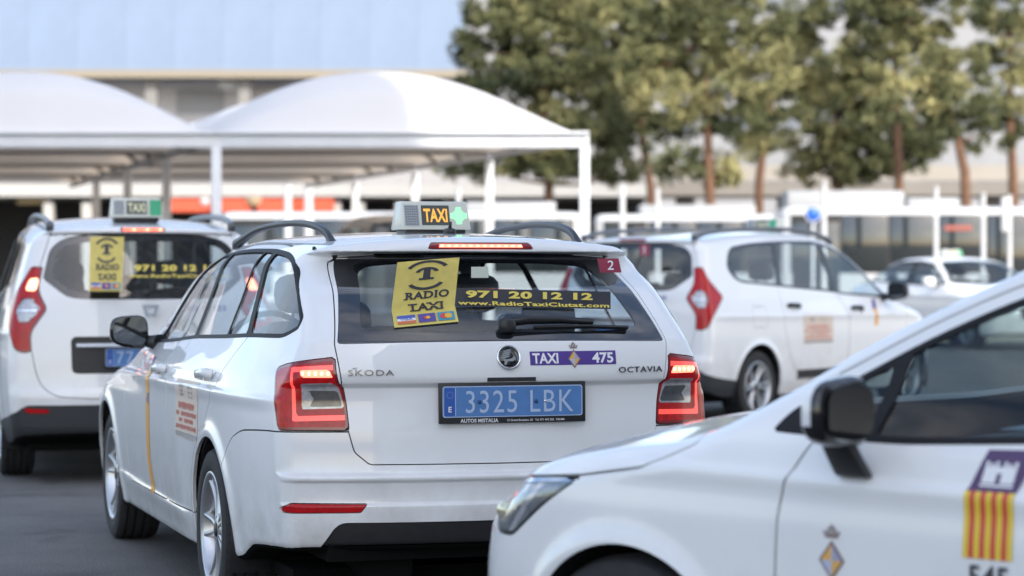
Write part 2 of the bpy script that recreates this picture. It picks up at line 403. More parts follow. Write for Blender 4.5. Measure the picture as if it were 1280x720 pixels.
def rim_of(V, N, T, t):
    e = np.concatenate([T[:, [0, 1]], T[:, [1, 2]], T[:, [2, 0]]])
    n = len(V); k = e[:, 0].astype(np.int64)*n+e[:, 1]; kr = e[:, 1].astype(np.int64)*n+e[:, 0]
    b = e[~np.isin(k, kr)]
    if not len(b): return V, N, T
    u, inv = np.unique(b, return_inverse=True); b2 = inv.reshape(-1, 2); m = len(u)
    top = V[u]; low = V[u]-N[u]*t
    rn = np.zeros((m, 3)); fn = np.cross(top[b2[:, 0]]-top[b2[:, 1]], N[u][b2[:, 0]])
    fn = -fn/np.maximum(np.linalg.norm(fn, axis=1, keepdims=True), 1e-9)
    np.add.at(rn, b2[:, 0], fn); np.add.at(rn, b2[:, 1], fn)
    rn /= np.maximum(np.linalg.norm(rn, axis=1, keepdims=True), 1e-9)
    a, c = b2[:, 0]+n, b2[:, 1]+n
    T2 = np.concatenate([T, np.stack([c, a, a+m], 1), np.stack([c, a+m, c+m], 1)])
    return np.concatenate([V, top, low]), np.concatenate([N, rn, rn]), T2

def obj_tri(name, M, material, parent=None, rim=0, off=0):
    V, N, T = M
    if not len(T): return None
    if off: V = V+N*off
    if rim: V, N, T = rim_of(V, N, T, rim)
    me = bpy.data.meshes.new(name); me.vertices.add(len(V)); me.vertices.foreach_set('co', V.astype(np.float32).ravel())
    me.loops.add(len(T)*3); me.loops.foreach_set('vertex_index', T.astype(np.int32).ravel())
    me.polygons.add(len(T)); me.polygons.foreach_set('loop_start', np.arange(0, len(T)*3, 3, dtype=np.int32))
    me.update(calc_edges=True); me.polygons.foreach_set('use_smooth', np.ones(len(T), bool))
    me.normals_split_custom_set_from_vertices(N.astype(np.float32).tolist())
    me.materials.append(material)
    return link(bpy.data.objects.new(name, me), parent)

class MB:
    """collects simple shapes into ONE mesh"""
    def __init__(s): s.v = []; s.f = []; s.m = []; s.cur = 0; s.sm = []
    def add(s, vs, fs, smooth=False):
        n = len(s.v); s.v += [tuple(map(float, v)) for v in vs]; s.f += [tuple(i+n for i in f) for f in fs]; s.m += [s.cur]*len(fs); s.sm += [smooth]*len(fs); return s
    def box(s, c, d, rz=0, M=None):
        x, y, z = d[0]/2, d[1]/2, d[2]/2; ca, sa = math.cos(rz), math.sin(rz); vs = []
        for i in (-1, 1):
            for j in (-1, 1):
                for k in (-1, 1):
                    a, b = i*x, j*y; vs.append((c[0]+a*ca-b*sa, c[1]+a*sa+b*ca, c[2]+k*z))
        if M: vs = [M(v) for v in vs]
        return s.add(vs, [(0, 1, 3, 2), (4, 6, 7, 5), (0, 4, 5, 1), (2, 3, 7, 6), (0, 2, 6, 4), (1, 5, 7, 3)])
    def prism(s, poly, z0, z1, axis='z', top=None):
        """extrude a 2D polygon (ccw); top: second polygon for the far end"""
        n = len(poly); t = top or poly
        def P(p, h): return (p[0], p[1], h) if axis == 'z' else (h, p[0], p[1]) if axis == 'x' else (p[0], h, p[1])
        vs = [P(p, z0) for p in poly]+[P(p, z1) for p in t]
        fs = [(i, (i+1) % n, (i+1) % n+n, i+n) for i in range(n)]+[tuple(range(n))[::-1], tuple(range(n, 2*n))]
        if axis == 'y': fs = [f[::-1] for f in fs]
        return s.add(vs, fs)
    def tube(s, pts, r, n=10, smooth=True, cap=True):
        pts = [Vector(p) for p in pts]; R = r if hasattr(r, '__len__') else [r]*len(pts); vs = []; up0 = None
        for i, p in enumerate(pts):
            d = (pts[min(i+1, len(pts)-1)]-pts[max(i-1, 0)]).normalized()
            if up0 is None: up0 = d.orthogonal().normalized()
            a = (up0-d*up0.dot(d)).normalized(); up0 = a; b = d.cross(a)
            for k in range(n):
                q = 2*PI*k/n; vs.append(p+(a*math.cos(q)+b*math.sin(q))*R[i])
        fs = [(i*n+k, i*n+(k+1) % n, (i+1)*n+(k+1) % n, (i+1)*n+k) for i in range(len(pts)-1) for k in range(n)]
        s.add(vs, fs, smooth)
        if cap: m = len(s.v)-len(vs); s.f += [tuple(m+k for k in range(n))[::-1], tuple(m+(len(pts)-1)*n+k for k in range(n))]; s.m += [s.cur]*2; s.sm += [False]*2
        return s
    def sweep(s, pts, prof, smooth=False, up=(0, 0, 1)):
        """sweep a 2D profile [(side, up)] along a path; prof may be a function of index"""
        pts = [Vector(p) for p in pts]; vs = []; m = len(pts); U = Vector(up)
        for i, p in enumerate(pts):
            d = (pts[min(i+1, m-1)]-pts[max(i-1, 0)]).normalized(); a = d.cross(U).normalized(); b = a.cross(d)
            pr = prof(i) if callable(prof) else prof; n = len(pr)
            vs += [p+a*q[0]+b*q[1] for q in pr]
        fs = [(i*n+k, i*n+(k+1) % n, (i+1)*n+(k+1) % n, (i+1)*n+k) for i in range(m-1) for k in range(n)]+[tuple(range(n))[::-1], tuple((m-1)*n+k for k in range(n))]
        return s.add(vs, fs, smooth)
    def lathe(s, prof, axis_pt=(0, 0, 0), axis='y', n=40, smooth=True):
        vs = []; m = len(prof)
        for k in range(n):
            q = 2*PI*k/n; c, sn = math.cos(q), math.sin(q)
            for r, h in prof:
                if axis == 'y': vs.append((axis_pt[0]+r*c, axis_pt[1]+h, axis_pt[2]+r*sn))
                elif axis == 'x': vs.append((axis_pt[0]+h, axis_pt[1]+r*c, axis_pt[2]+r*sn))
                else: vs.append((axis_pt[0]+r*c, axis_pt[1]+r*sn, axis_pt[2]+h))
        fs = [(k*m+i, ((k+1) % n)*m+i, ((k+1) % n)*m+i+1, k*m+i+1) for k in range(n) for i in range(m-1)]
        return s.add(vs, fs, smooth)
    def blob(s, c, r, e=2.0, n=16, m=10, M=None):
        """superellipsoid"""
        vs = []
        P = lambda v, p: math.copysign(abs(v)**p, v)
        for i in range(m+1):
            t = -PI/2+PI*i/m
            for k in range(n):
                u = 2*PI*k/n; p = 2/e
                v = (c[0]+r[0]*P(math.cos(t), p)*P(math.cos(u), p), c[1]+r[1]*P(math.cos(t), p)*P(math.sin(u), p), c[2]+r[2]*P(math.sin(t), p))
                vs.append(M(v) if M else v)
        fs = [(i*n+k, i*n+(k+1) % n, (i+1)*n+(k+1) % n, (i+1)*n+k) for i in range(m) for k in range(n)]
        return s.add(vs, fs, True)
    def build(s, name, material, parent=None, bevel=0, loc=None):
        me = bpy.data.meshes.new(name); me.from_pydata(s.v, [], s.f)
        for q in (material if isinstance(material, (list, tuple)) else [material]): me.materials.append(q)
        me.polygons.foreach_set('material_index', s.m); me.polygons.foreach_set('use_smooth', s.sm)
        if not bevel:
            bm = bmesh.new(); bm.from_mesh(me); bmesh.ops.remove_doubles(bm, verts=bm.verts, dist=1e-5); bmesh.ops.recalc_face_normals(bm, faces=bm.faces); bm.to_mesh(me); bm.free()
        else:
            bm = bmesh.new(); bm.from_mesh(me); bmesh.ops.remove_doubles(bm, verts=bm.verts, dist=1e-5)
            bmesh.ops.recalc_face_normals(bm, faces=bm.faces)
            es = [e for e in bm.edges if len(e.link_faces) == 2 and e.calc_face_angle(0) > .6]
            bmesh.ops.bevel(bm, geom=es, offset=bevel, segments=2, profile=.5, affect='EDGES', clamp_overlap=True)
            for f in bm.faces: f.smooth = True
            bm.to_mesh(me); bm.free()
            me.update()
        me.update(); o = bpy.data.objects.new(name, me)
        if bevel:
            try: me.set_sharp_from_angle(angle=.7)
            except Exception: pass
        if loc is not None: o.location = loc
        return link(o, parent)

def copy_tree(o, parent=None):
    c = o.copy(); C.objects.link(c); c.parent = parent
    for ch in list(o.children): copy_tree(ch, c)
    return c

# ---- lettering
_tc = {}
SERIF = {'R': [(0, .5, 0), (.78, .45, 0), (0, .3, 1)], 'A': [(.06, .42, 0), (.94, .42, 0)], 'D': [(.03, .34, 0), (.03, .34, 1)], 'I': [(.5, 3.2, 0), (.5, 3.2, 1)], 'T': [(.5, .62, 0)],
         'X': [(.12, .42, 0), (.88, .42, 0), (.12, .42, 1), (.88, .42, 1)], '1': [(.5, .95, 0)], 'C': [], '7': [(.04, .2, 1)]}
def text_mesh(txt, bold=.02, serif=False, spacing=1.0):
    """flat lettering, cap height 1, centred on x: (verts Nx2, triangles)"""
    key = (txt, bold, serif, spacing)
    if key in _tc: return _tc[key]
    cu = bpy.data.curves.new('t', 'FONT'); cu.body = txt; cu.size = 1; cu.offset = bold; cu.resolution_u = 3; cu.space_character = spacing
    o = bpy.data.objects.new('t', cu); C.objects.link(o)
    dg = bpy.context.evaluated_depsgraph_get(); dg.update(); me = bpy.data.meshes.new_from_object(o.evaluated_get(dg))
    bm = bmesh.new(); bm.from_mesh(me); bmesh.ops.triangulate(bm, faces=bm.faces)
    V = np.array([v.co[:2] for v in bm.verts]); T = np.array([[v.index for v in f.verts] for f in bm.faces]); bm.free()
    C.objects.unlink(o); bpy.data.objects.remove(o); bpy.data.meshes.remove(me); bpy.data.curves.remove(cu)
    h = .693+2*bold
    V[:, 1] += bold; V /= h
    if serif:
        # one island per letter column: add slab feet to each capital
        cu2 = []; x = None
        chars = [c for c in txt]; isl = letter_boxes(txt, bold, spacing)
        ev = []; et = []
        for ch, (a, b) in zip(chars, isl):
            for (fx, wd, tp) in SERIF.get(ch.upper() if ch in 'RADITX17C' else ch, []):
                cx = (a+(b-a)*fx)/h; hw = (b-a)*wd/2/h
                if ch == 'I': hw = .17
                y0, y1 = (0, .16) if tp == 0 else (.84, 1.0)
                k = len(V)+len(ev); ev += [(cx-hw, y0), (cx+hw, y0), (cx+hw, y1), (cx-hw, y1)]; et += [(k, k+1, k+2), (k, k+2, k+3)]
        if ev: V = np.concatenate([V, np.array(ev)]); T = np.concatenate([T, np.array(et)])
    V[:, 0] -= (V[:, 0].min()+V[:, 0].max())/2
    _tc[key] = (V, T)
    return V, T

def letter_boxes(txt, bold, spacing):
    out = []
    def width(t):
        cu = bpy.data.curves.new('t', 'FONT'); cu.body = t; cu.size = 1; cu.offset = bold; cu.space_character = spacing
        o = bpy.data.objects.new('t', cu); C.objects.link(o); dg = bpy.context.evaluated_depsgraph_get(); dg.update()
        me = bpy.data.meshes.new_from_object(o.evaluated_get(dg)); xs = [v.co.x for v in me.vertices]
        C.objects.unlink(o); bpy.data.objects.remove(o); bpy.data.meshes.remove(me); bpy.data.curves.remove(cu)
        return (min(xs), max(xs)) if xs else (0, 0)
    for i, ch in enumerate(txt):
        if ch == ' ': out.append((0, 0)); continue
        a = width(txt[:i+1]); wch = width(ch)
        out.append((a[1]-(wch[1]-wch[0]), a[1]))
    return out

def split_words(V, T, gap=.22):
    """split lettering into its words"""
    T = np.asarray(T); x0 = V[:, 0][T].min(1); x1 = V[:, 0][T].max(1); o = np.argsort(x0); out = []; cur = []; mx = None
    for i in o:
        if mx is not None and x0[i] > mx+gap: out.append(cur); cur = []
        cur.append(i); mx = x1[i] if mx is None else max(mx, x1[i])
    out.append(cur); res = []
    for c in out:
        u, inv = np.unique(T[c], return_inverse=True); res.append((V[u], inv.reshape(-1, 3)))
    return res

def decal(name, V2, T, place, material, parent, thick=0):
    """2D mesh laid on a surface; place(Nx2) -> (Nx3 points, Nx3 normals)"""
    P, N = place(np.asarray(V2, float))
    T = np.asarray(T); a = np.cross(P[T[:, 1]]-P[T[:, 0]], P[T[:, 2]]-P[T[:, 0]])
    flip = (a*N[T[:, 0]]).sum(1) < 0
    T = np.where(flip[:, None], T[:, ::-1], T)
    return obj_tri(name, (P, N, T), material, parent, rim=thick)

def grid2(poly, step):
    """triangulate a 2D polygon densely: a quad is divided exactly, other outlines are clipped out of a grid"""
    p = np.array(poly, float)
    if len(p) == 4:
        L = [np.linalg.norm(p[(i+1) % 4]-p[i]) for i in range(4)]; nx = max(1, int(np.ceil(max(L[0], L[2])/step))); ny = max(1, int(np.ceil(max(L[1], L[3])/step)))
        u, v = np.meshgrid(np.linspace(0, 1, nx+1), np.linspace(0, 1, ny+1), indexing='ij'); u = u.ravel()[:, None]; v = v.ravel()[:, None]
        V = (1-u)*(1-v)*p[0]+u*(1-v)*p[1]+u*v*p[2]+(1-u)*v*p[3]; I = np.arange((nx+1)*(ny+1)).reshape(nx+1, ny+1)
        a, b, c, d = I[:-1, :-1].ravel(), I[1:, :-1].ravel(), I[1:, 1:].ravel(), I[:-1, 1:].ravel()
        return V, np.concatenate([np.stack([a, b, c], 1), np.stack([a, c, d], 1)])
    lo = p.min(0)-step; hi = p.max(0)+step
    nx = int((hi[0]-lo[0])/step)+2; ny = int((hi[1]-lo[1])/step)+2
    X, Y = np.meshgrid(np.linspace(lo[0], hi[0], nx), np.linspace(lo[1], hi[1], ny), indexing='ij')
    V = np.stack([X.ravel(), Y.ravel(), 0*X.ravel()], 1); I = np.arange(nx*ny).reshape(nx, ny)
    a, b, c, d = I[:-1, :-1].ravel(), I[1:, :-1].ravel(), I[1:, 1:].ravel(), I[:-1, 1:].ravel()
    T = np.concatenate([np.stack([a, b, c], 1), np.stack([a, c, d], 1)])
    M = clip((V, V*0+(0, 0, 1.), T), sdf_poly(V[:, 0], V[:, 1], p))
    return M[0][:, :2], M[2]
# ---------------------------------------------------------------- car building kit
def ax(*segs):
    """grid coordinates: (start, stop, step), ..."""
    out = []
    for a, b, s in segs:
        n = max(1, int(round((b-a)/s))); out += list(a+(b-a)*np.arange(n)/n)
    out.append(segs[-1][1]); return np.array(out)

class Car:
    def __init__(s, spec, gx, gy, gz, root):
        s.F = make_F(spec); s.root = root; s.M = nets(s.F, gx, gy, gz)
    def cut(s, f, gap=.004):
        V = s.M[0]; v = f(s.M)
        p = clip(s.M, v+gap/2); s.M = clip(s.M, -(v-gap/2)); return p
    def rear(s, off=.0015):
        def place(q):
            P = np.stack([np.full(len(q), -.9), q[:, 0], q[:, 1]], 1); P = hit(s.F, P, 0, -1, .9)
            N = grad(s.F, P); N /= np.linalg.norm(N, axis=1, keepdims=True); return P+N*off, N
        return place
    def side(s, sg, off=.0015):
        def place(q):
            P = np.stack([q[:, 0], np.full(len(q), .75*sg), q[:, 1]], 1); P = hit(s.F, P, 1, sg, .7)
            N = grad(s.F, P); N /= np.linalg.norm(N, axis=1, keepdims=True); return P+N*off, N
        return place

def split(M, v, gap=0): return clip(M, v+gap/2), clip(M, -(v-gap/2))

def f_yz(poly, xmax=None, xmin=None):
    p = np.array(poly, float)
    def f(M):
        V = M[0]; v = sdf_poly(V[:, 1], V[:, 2], p)
        if xmax is not None: v = np.maximum(v, V[:, 0]-xmax)
        if xmin is not None: v = np.maximum(v, xmin-V[:, 0])
        return v
    return f
def sym(half):
    """half outline (y >= 0, from top centre to bottom centre) -> closed symmetric outline"""
    h = [tuple(p) for p in half]; return h+[(-y, z) for y, z in h[::-1]]
def f_xz(poly, s, ymin=.3):
    p = np.array(poly, float)
    def f(M):
        V = M[0]; return np.maximum(sdf_poly(V[:, 0], V[:, 2], p), ymin-s*V[:, 1])
    return f
def f_door(low, dlo, s, frame, xa, xb):
    """lower door outline joined to a frame that follows the window opening between xa and xb"""
    p = np.array(low, float); d = np.array(dlo, float)
    def f(M):
        V = M[0]; w_ = np.maximum(sdf_poly(V[:, 0], V[:, 2], d)-frame, np.maximum(xa-V[:, 0], V[:, 0]-xb))
        return np.maximum(np.minimum(sdf_poly(V[:, 0], V[:, 2], p), w_), .3-s*V[:, 1])
    return f
def f_xy(poly, zmin):
    p = np.array(poly, float)
    def f(M):
        V = M[0]; return np.maximum(sdf_poly(V[:, 0], V[:, 1], p), zmin-V[:, 2])
    return f
def f_wrap(poly, s, x0, xmax=0):
    p = np.array(poly, float)
    def f(M):
        V = M[0]; u = s*V[:, 1]+V[:, 0]-x0
        return np.maximum(np.maximum(sdf_poly(u, V[:, 2], p), .2-s*V[:, 1]), V[:, 0]-xmax)
    return f

def arches(car, cx, cz, R, wheels_x, y_in=.52, wf=None):
    for x in cx:
        car.cut(lambda M: np.maximum(np.hypot(M[0][:, 0]-x, M[0][:, 2]-cz)-R, y_in-np.abs(M[0][:, 1])), 0)
    for x in cx:
        for s in (1, -1):
            b = MB(); n = 18; y0, y1 = y_in*s, (wf-.012)*s; vs = []
            for k in range(n+1):
                a = -.35+(PI+.7)*k/n; vs += [(x+math.cos(a)*R*1.0, y1, cz+math.sin(a)*R), (x+math.cos(a)*R, y0, cz+math.sin(a)*R)]
            b.add(vs, [(2*k, 2*k+2, 2*k+3, 2*k+1) for k in range(n)], True)
            m = len(b.v); b.add([(v[0], v[1], v[2]) for v in vs[1::2]], [tuple(range(n+1))])
            b.build('wheel_arch_liner', BLK, car.root)

WH = {}
def wheel(root, x, y, z, s, R, rr, kind, steer=0):
    """tyre with rim, spokes and cap as sub-parts; s = +1 left side"""
    if kind not in WH:
        b = MB(); h = .104
        pr = [(rr-.004, -h+.012), (rr+.012, -h), (rr+.035, -h-.004), (R-.035, -h-.004), (R-.014, -h+.004), (R-.003, -h+.02)]
        for g in (-.062, -.022, .022, .062): pr += [(R, g-.008), (R-.009, g-.006), (R-.009, g+.006), (R, g+.008)]
        pr += [(R-.003, h-.02), (R-.014, h-.004), (R-.035, h+.004), (rr+.035, h+.004), (rr+.012, h), (rr-.004, h-.012)]
        b.lathe(pr, n=56, smooth=False)
        # sipes across the shoulders
        for k in range(56):
            a = 2*PI*(k+.5)/56
            for sg in (-1, 1):
                b.add([(math.cos(a+d)*(R-q), sg*yy, math.sin(a+d)*(R-q)) for d, q, yy in ((-.009, -.0008, h-.034), (.009, -.0008, h-.034), (.009, .006, h-.008), (-.009, .006, h-.008))], [(0, 1, 2, 3)])
        t = b.build('wheel', RUB)
        for p in t.data.polygons: p.use_smooth = True
        t.data.set_sharp_from_angle(angle=.6)
        b = MB(); b.lathe([(rr-.002, h-.016), (rr+.006, h-.006), (rr+.004, h+.0), (rr-.008, h-.002), (rr-.016, h-.014), (rr-.022, h-.05), (rr-.04, 0), (rr-.042, -h+.03)], n=48)
        n, w0, w1, sp, pa, pb = dict(a=(5, .030, .022, 1, .22, .30), b=(6, .024, .018, 1, .16, .24), c=(7, .026, .022, 1, .0, .0))[kind]
        for i in range(n):
            for e in ((-1, 1) if pa else (0,)):
                a0 = 2*PI*i/n+e*pa; a1 = 2*PI*i/n+e*pb
                pts = []
                for k in range(6):
                    q = k/5; r = .045+(rr-.058)*q+.0; a = a0*(1-q)+a1*q if q > .0 else a0
                    pts.append((r, 2*PI*i/n+e*(pa*(1-q)*.8+pb*q*.62), h-.034-.010*math.sin(q*PI)+.012*q))
                vs = []
                for (r, a, y_) in pts:
                    q = (r-.045)/(rr-.058); ww = w0*(1-q)+w1*q; c, sn = math.cos(a), math.sin(a)
                    for (dt, dy) in ((-ww/2, -.022), (-ww*.5, .0), (-ww*.28, .011), (ww*.28, .011), (ww*.5, .0), (ww/2, -.022)):
                        vs.append((r*c-dt*sn, y_+dy, r*sn+dt*c))
                m = 6; fs = [(j*m+k, j*m+k+1, (j+1)*m+k+1, (j+1)*m+k) for j in range(5) for k in range(m-1)]+[(j*m+m-1, j*m, (j+1)*m, (j+1)*m+m-1) for j in range(5)]
                b.add(vs, fs, True)
        b.lathe([(.0, h-.022), (.045, h-.022), (.062, h-.03), (.068, h-.05), (.068, h-.08)], n=24)
        r = b.build('rim', ALLOY, t)
        b = MB(); b.lathe([(0, h-.017), (.024, h-.017), (.028, h-.021), (.028, h-.03)], n=20); b.build('hub_cap', BLK, t)
        b = MB(); b.lathe([(.07, .02), (.145, .02), (.145, -.01), (.07, -.01), (.07, .02)], n=32); b.build('brake_disc', mat('brake_disc_steel', (.25, .24, .23), .35, .8, rvar=.1), t)
        b = MB()
        for k in range(5):
            a = 2*PI*k/5+.3; b.lathe([(0, .013), (.0075, .011), (.009, 0)], (math.cos(a)*.045, h-.034, math.sin(a)*.045), n=8)
        b.build('wheel_bolts', BLK, t)
        WH[kind] = t; o = t
    else: o = copy_tree(WH[kind])
    o.parent = root; o.location = (x, y, z); o.rotation_euler = (0, .4*x, (0 if s > 0 else PI)+steer)
    return o

def seats(root, xf, xr, zf, roof, wid=.36):
    def seat(x, y, w, back, head=1, mt=SEATM):
        b = MB(); b.blob((x+.02, y, zf-.02), (.25, w, .09), 4, 16, 8)
        th = .24
        def M(v): z = v[2]-zf; return (v[0]-math.tan(th)*z, v[1], v[2])
        b.blob((x-.22, y, zf+.29), (.075, w*.98, .32), 4, 16, 10, M)
        o = b.build('seat', mt, root)
        n = 1 if head == 1 else head
        for k in range(n):
            yy = y+(k-(n-1)/2)*w*2/n if n > 1 else y
            h = MB(); hz = zf+back; hx = x-.22-math.tan(th)*(hz-zf)*1.0
            h.blob((hx, yy, hz+.08), (.05, .13 if n == 1 else .11, .085), 3.2, 14, 8)
            for q in (-.05, .05): h.tube([(hx, yy+q, hz-.10), (hx, yy+q, hz+.04)], .007, 6)
            h.build('headrest', mt, o)
    seat(xf, wid, .25, .64); seat(xf, -wid, .25, .64); seat(xr, 0, .62, .54, 3)
def cabin(root, xd, zd, xw, w, floor_x0, floor_x1, steer_x):
    b = MB(); prof = [(xd-.18, zd-.28), (xd-.14, zd-.04), (xd-.05, zd+.0), (xd+.25, zd-.02), (xw, zd-.05), (xw, zd-.3)]
    b.prism(prof, -w, w, 'y'); b.build('dashboard', LINING, root, bevel=.015)
    b = MB(); b.box(((floor_x0+.45+floor_x1)/2, 0, .25), (floor_x1-floor_x0-.45, 1.4, .05)); b.build('cabin_floor', UND, root)
    b = MB(); pts = []
    for k in range(25):
        a = 2*PI*k/24; u = .185*math.cos(a); v = .185*math.sin(a); pts.append((steer_x-.42*v, .36+u, zd-.04+.9*v))
    b.tube(pts, .014, 8, cap=False); b.blob((steer_x+.02, .36, zd-.04), (.03, .07, .06), 3, 10, 6); b.tube([(steer_x+.02, .36-.17, zd-.04), (steer_x+.02, .36+.17, zd-.04)], .014, 6)
    b.build('steering_wheel', BLK, root)

def roof_sign(root, x, y, z, w, h, style):
    """prism roof lamp: lattice of small LEDs, dark window with TAXI, green light; seen from the rear (face towards -x)"""
    b = MB(); d0, d1 = .085, .05; t = .93
    poly0 = [(x-d0, y-w/2), (x+d0, y-w/2), (x+d0, y+w/2), (x-d0, y+w/2)]; poly1 = [(x-d1, y-w/2*t), (x+d1, y-w/2*t), (x+d1, y+w/2*t), (x-d1, y+w/2*t)]
    b.prism(poly0, z, z+h, 'z', poly1)
    s = b.build('roof_sign', HOUS, root, bevel=.006)
    b = MB(); b.box((x, y, z-.012), (.15, w*.86, .03)); b.build('sign_foot', BLK, s, bevel=.005)
    th = math.atan2(d0-d1, h)
    def face(side=-1, off=.0012):
        def place(q):   # q: (across towards +y, up) from the lower centre
            P = np.stack([x+side*(d0-(d0-d1)*q[:, 1]/h+off), y+q[:, 0], z+q[:, 1]+0*q[:, 0]], 1)
            N = np.tile([side*math.cos(th), 0, math.sin(th)], (len(q), 1)); return P, N
        return place
    def rect(nm, y0, y1, z0, z1, m, side=-1, off=.0012): return decal(nm, [(y0, z0), (y1, z0), (y1, z1), (y0, z1)], [(0, 1, 2), (0, 2, 3)], face(side, off), m, s)
    for side in (-1, 1):
        e = -side
        a0, a1 = -.17*w*e, .25*w*e   # dark window
        rect('sign_window', e*(-.20*w), e*(.20*w), .16*h, .86*h, DKG, side)
        V, T = text_mesh('TAXI', .03); sc = .46*h; wx = V[:, 0].max(); sx = min(sc, .17*w/wx)
        U = np.stack([-V[:, 0]*sx*e, .27*h+V[:, 1]*.48*h], 1)
        decal('sign_lettering', U, T, face(side, .0024), AMB if style == 'lit' else mat('pale_letters', (.72, .70, .45), .4), s)
        # lattice on the left as seen, green light on the right as seen
        g = MB(); pc = face(side, .0022)
        nx_, nz_ = 6, 8
        qs = []; ts = []
        for i in range(nx_):
            for k in range(nz_):
                cy = e*(.245*w+.19*w*(i+.5)/nx_); cz = .15*h+.7*h*(k+.5)/nz_; n = len(qs); hw = .19*w/nx_*.34; hh = .7*h/nz_*.34
                qs += [(cy-hw, cz-hh), (cy+hw, cz-hh), (cy+hw, cz+hh), (cy-hw, cz+hh)]; ts += [(n, n+1, n+2), (n, n+2, n+3)]
        rect('led_panel', e*(.235*w), e*(.445*w), .12*h, .88*h, mat('led_panel_grey', (.42, .44, .45), .4), side)
        decal('led_dots', qs, ts, pc, mat('led_dot', (.16, .18, .20), .3), s)
        if style == 'lit':
            qs = []; ts = []
            for i in range(-4, 5):
                for k in range(-4, 5):
                    if abs(i)+abs(k) > 4.5 and not (abs(i) < 2 or abs(k) < 2): continue
                    cy = -e*(.335*w)+i*.0075; cz = .5*h+k*.0075; n = len(qs); hw = .0022
                    qs += [(cy-hw, cz-hw), (cy+hw, cz-hw), (cy+hw, cz+hw), (cy-hw, cz+hw)]; ts += [(n, n+1, n+2), (n, n+2, n+3)]
            decal('green_light', qs, ts, pc, mat('green_led', (.1, .7, .2), .3, emit=(.2, 1, .35), es=1.1), s)
        else: rect('green_light', -e*(.25*w), -e*(.47*w), .10*h, .90*h, mat('green_lens', (.05, .36, .18), .3, coat=.3), side)
    return s

def roof_rails(root, pts, prof_w=.022, prof_h=.03, m=None):
    p = spline(pts, 8, False)
    for s in (1, -1):
        b = MB(); n = len(p)
        def prof(i):
            q = min(i, n-1-i)/8.0; k = 1+.75*max(0, 1-q)**2; a, c = prof_w*.5*min(k, 1.5), prof_h*.5*k
            return [(-a, -c), (a, -c), (a, c*.5), (a*.5, c), (-a*.5, c), (-a, c*.5)]
        b.sweep([(x, s*y, z) for x, y, z in p], prof, True)
        b.build('roof_rail', m or mat('rail_grey', (.04, .042, .05), .45, .3), root)

def mirror(parent, c, s, shell, foot_to, size=(.065, .115, .078)):
    b = MB(); rx, ry, rz = size
    def M(v):
        q = (v[1]-c[1])*s/ry   # taper towards the tip
        k = 1-.16*max(q, -1)
        return (c[0]+(v[0]-c[0])*(1.0 if v[0] > c[0] else .35)-.03*q*0, v[1], c[2]+(v[2]-c[2])*k+.006*q)
    b.blob(c, (rx*1.3, ry, rz), 3.4, 24, 12, M)
    o = b.build('door_mirror', shell, parent)
    b = MB(); vs = []; n = 28
    for k in range(n):
        a = 2*PI*k/n; P = lambda v: math.copysign(abs(v)**.55, v); q = P(math.cos(a))*s
        kk = 1-.16*max(q*s, -1); vs.append((c[0]-rx*1.3*.35-.003, c[1]+P(math.cos(a))*ry*.86, c[2]+P(math.sin(a))*rz*.84*kk+.004))
    b.add(vs, [tuple(range(n))]); b.build('mirror_glass', mat('mirror_silver', (.10, .11, .12), .03, 1), o)
    b = MB(); f = foot_to; a = (c[0]+.02, c[1]-s*ry*.75, c[2]-rz*.55)
    b.tube([a, ((a[0]+f[0])/2+.01, (a[1]+f[1])/2, (a[2]+f[2])/2), f], [.026, .03, .042], 10); b.build('mirror_foot', BLK, o)
    return o

def handle(parent, car, x, z, s, m):
    P, N = car.side(s, 0)(np.array([(x+.095, z-.006), (x, z), (x-.095, z+.006)]))
    b = MB(); pts = [P[0]+N[0]*.004, P[0]*.8+P[1]*.2+N[0]*.032, P[1]+N[1]*.038, P[2]*.8+P[1]*.2+N[2]*.032, P[2]+N[2]*.004]
    b.sweep([tuple(p) for p in spline(pts, 4, False)], [(-.008, -.018), (.007, -.016), (.011, .0), (.008, .015), (-.008, .018)], True)
    h = b.build('door_handle', m, parent)
    # dished cup behind the grip
    a = np.linspace(0, 2*PI, 25)[:-1]; V = np.concatenate([[(x-.01, z-.003)], np.stack([x-.01+.075*np.cos(a), z-.003+.030*np.sin(a)], 1)])
    T = [(0, i+1, (i+1) % 24+1) for i in range(24)]
    return h

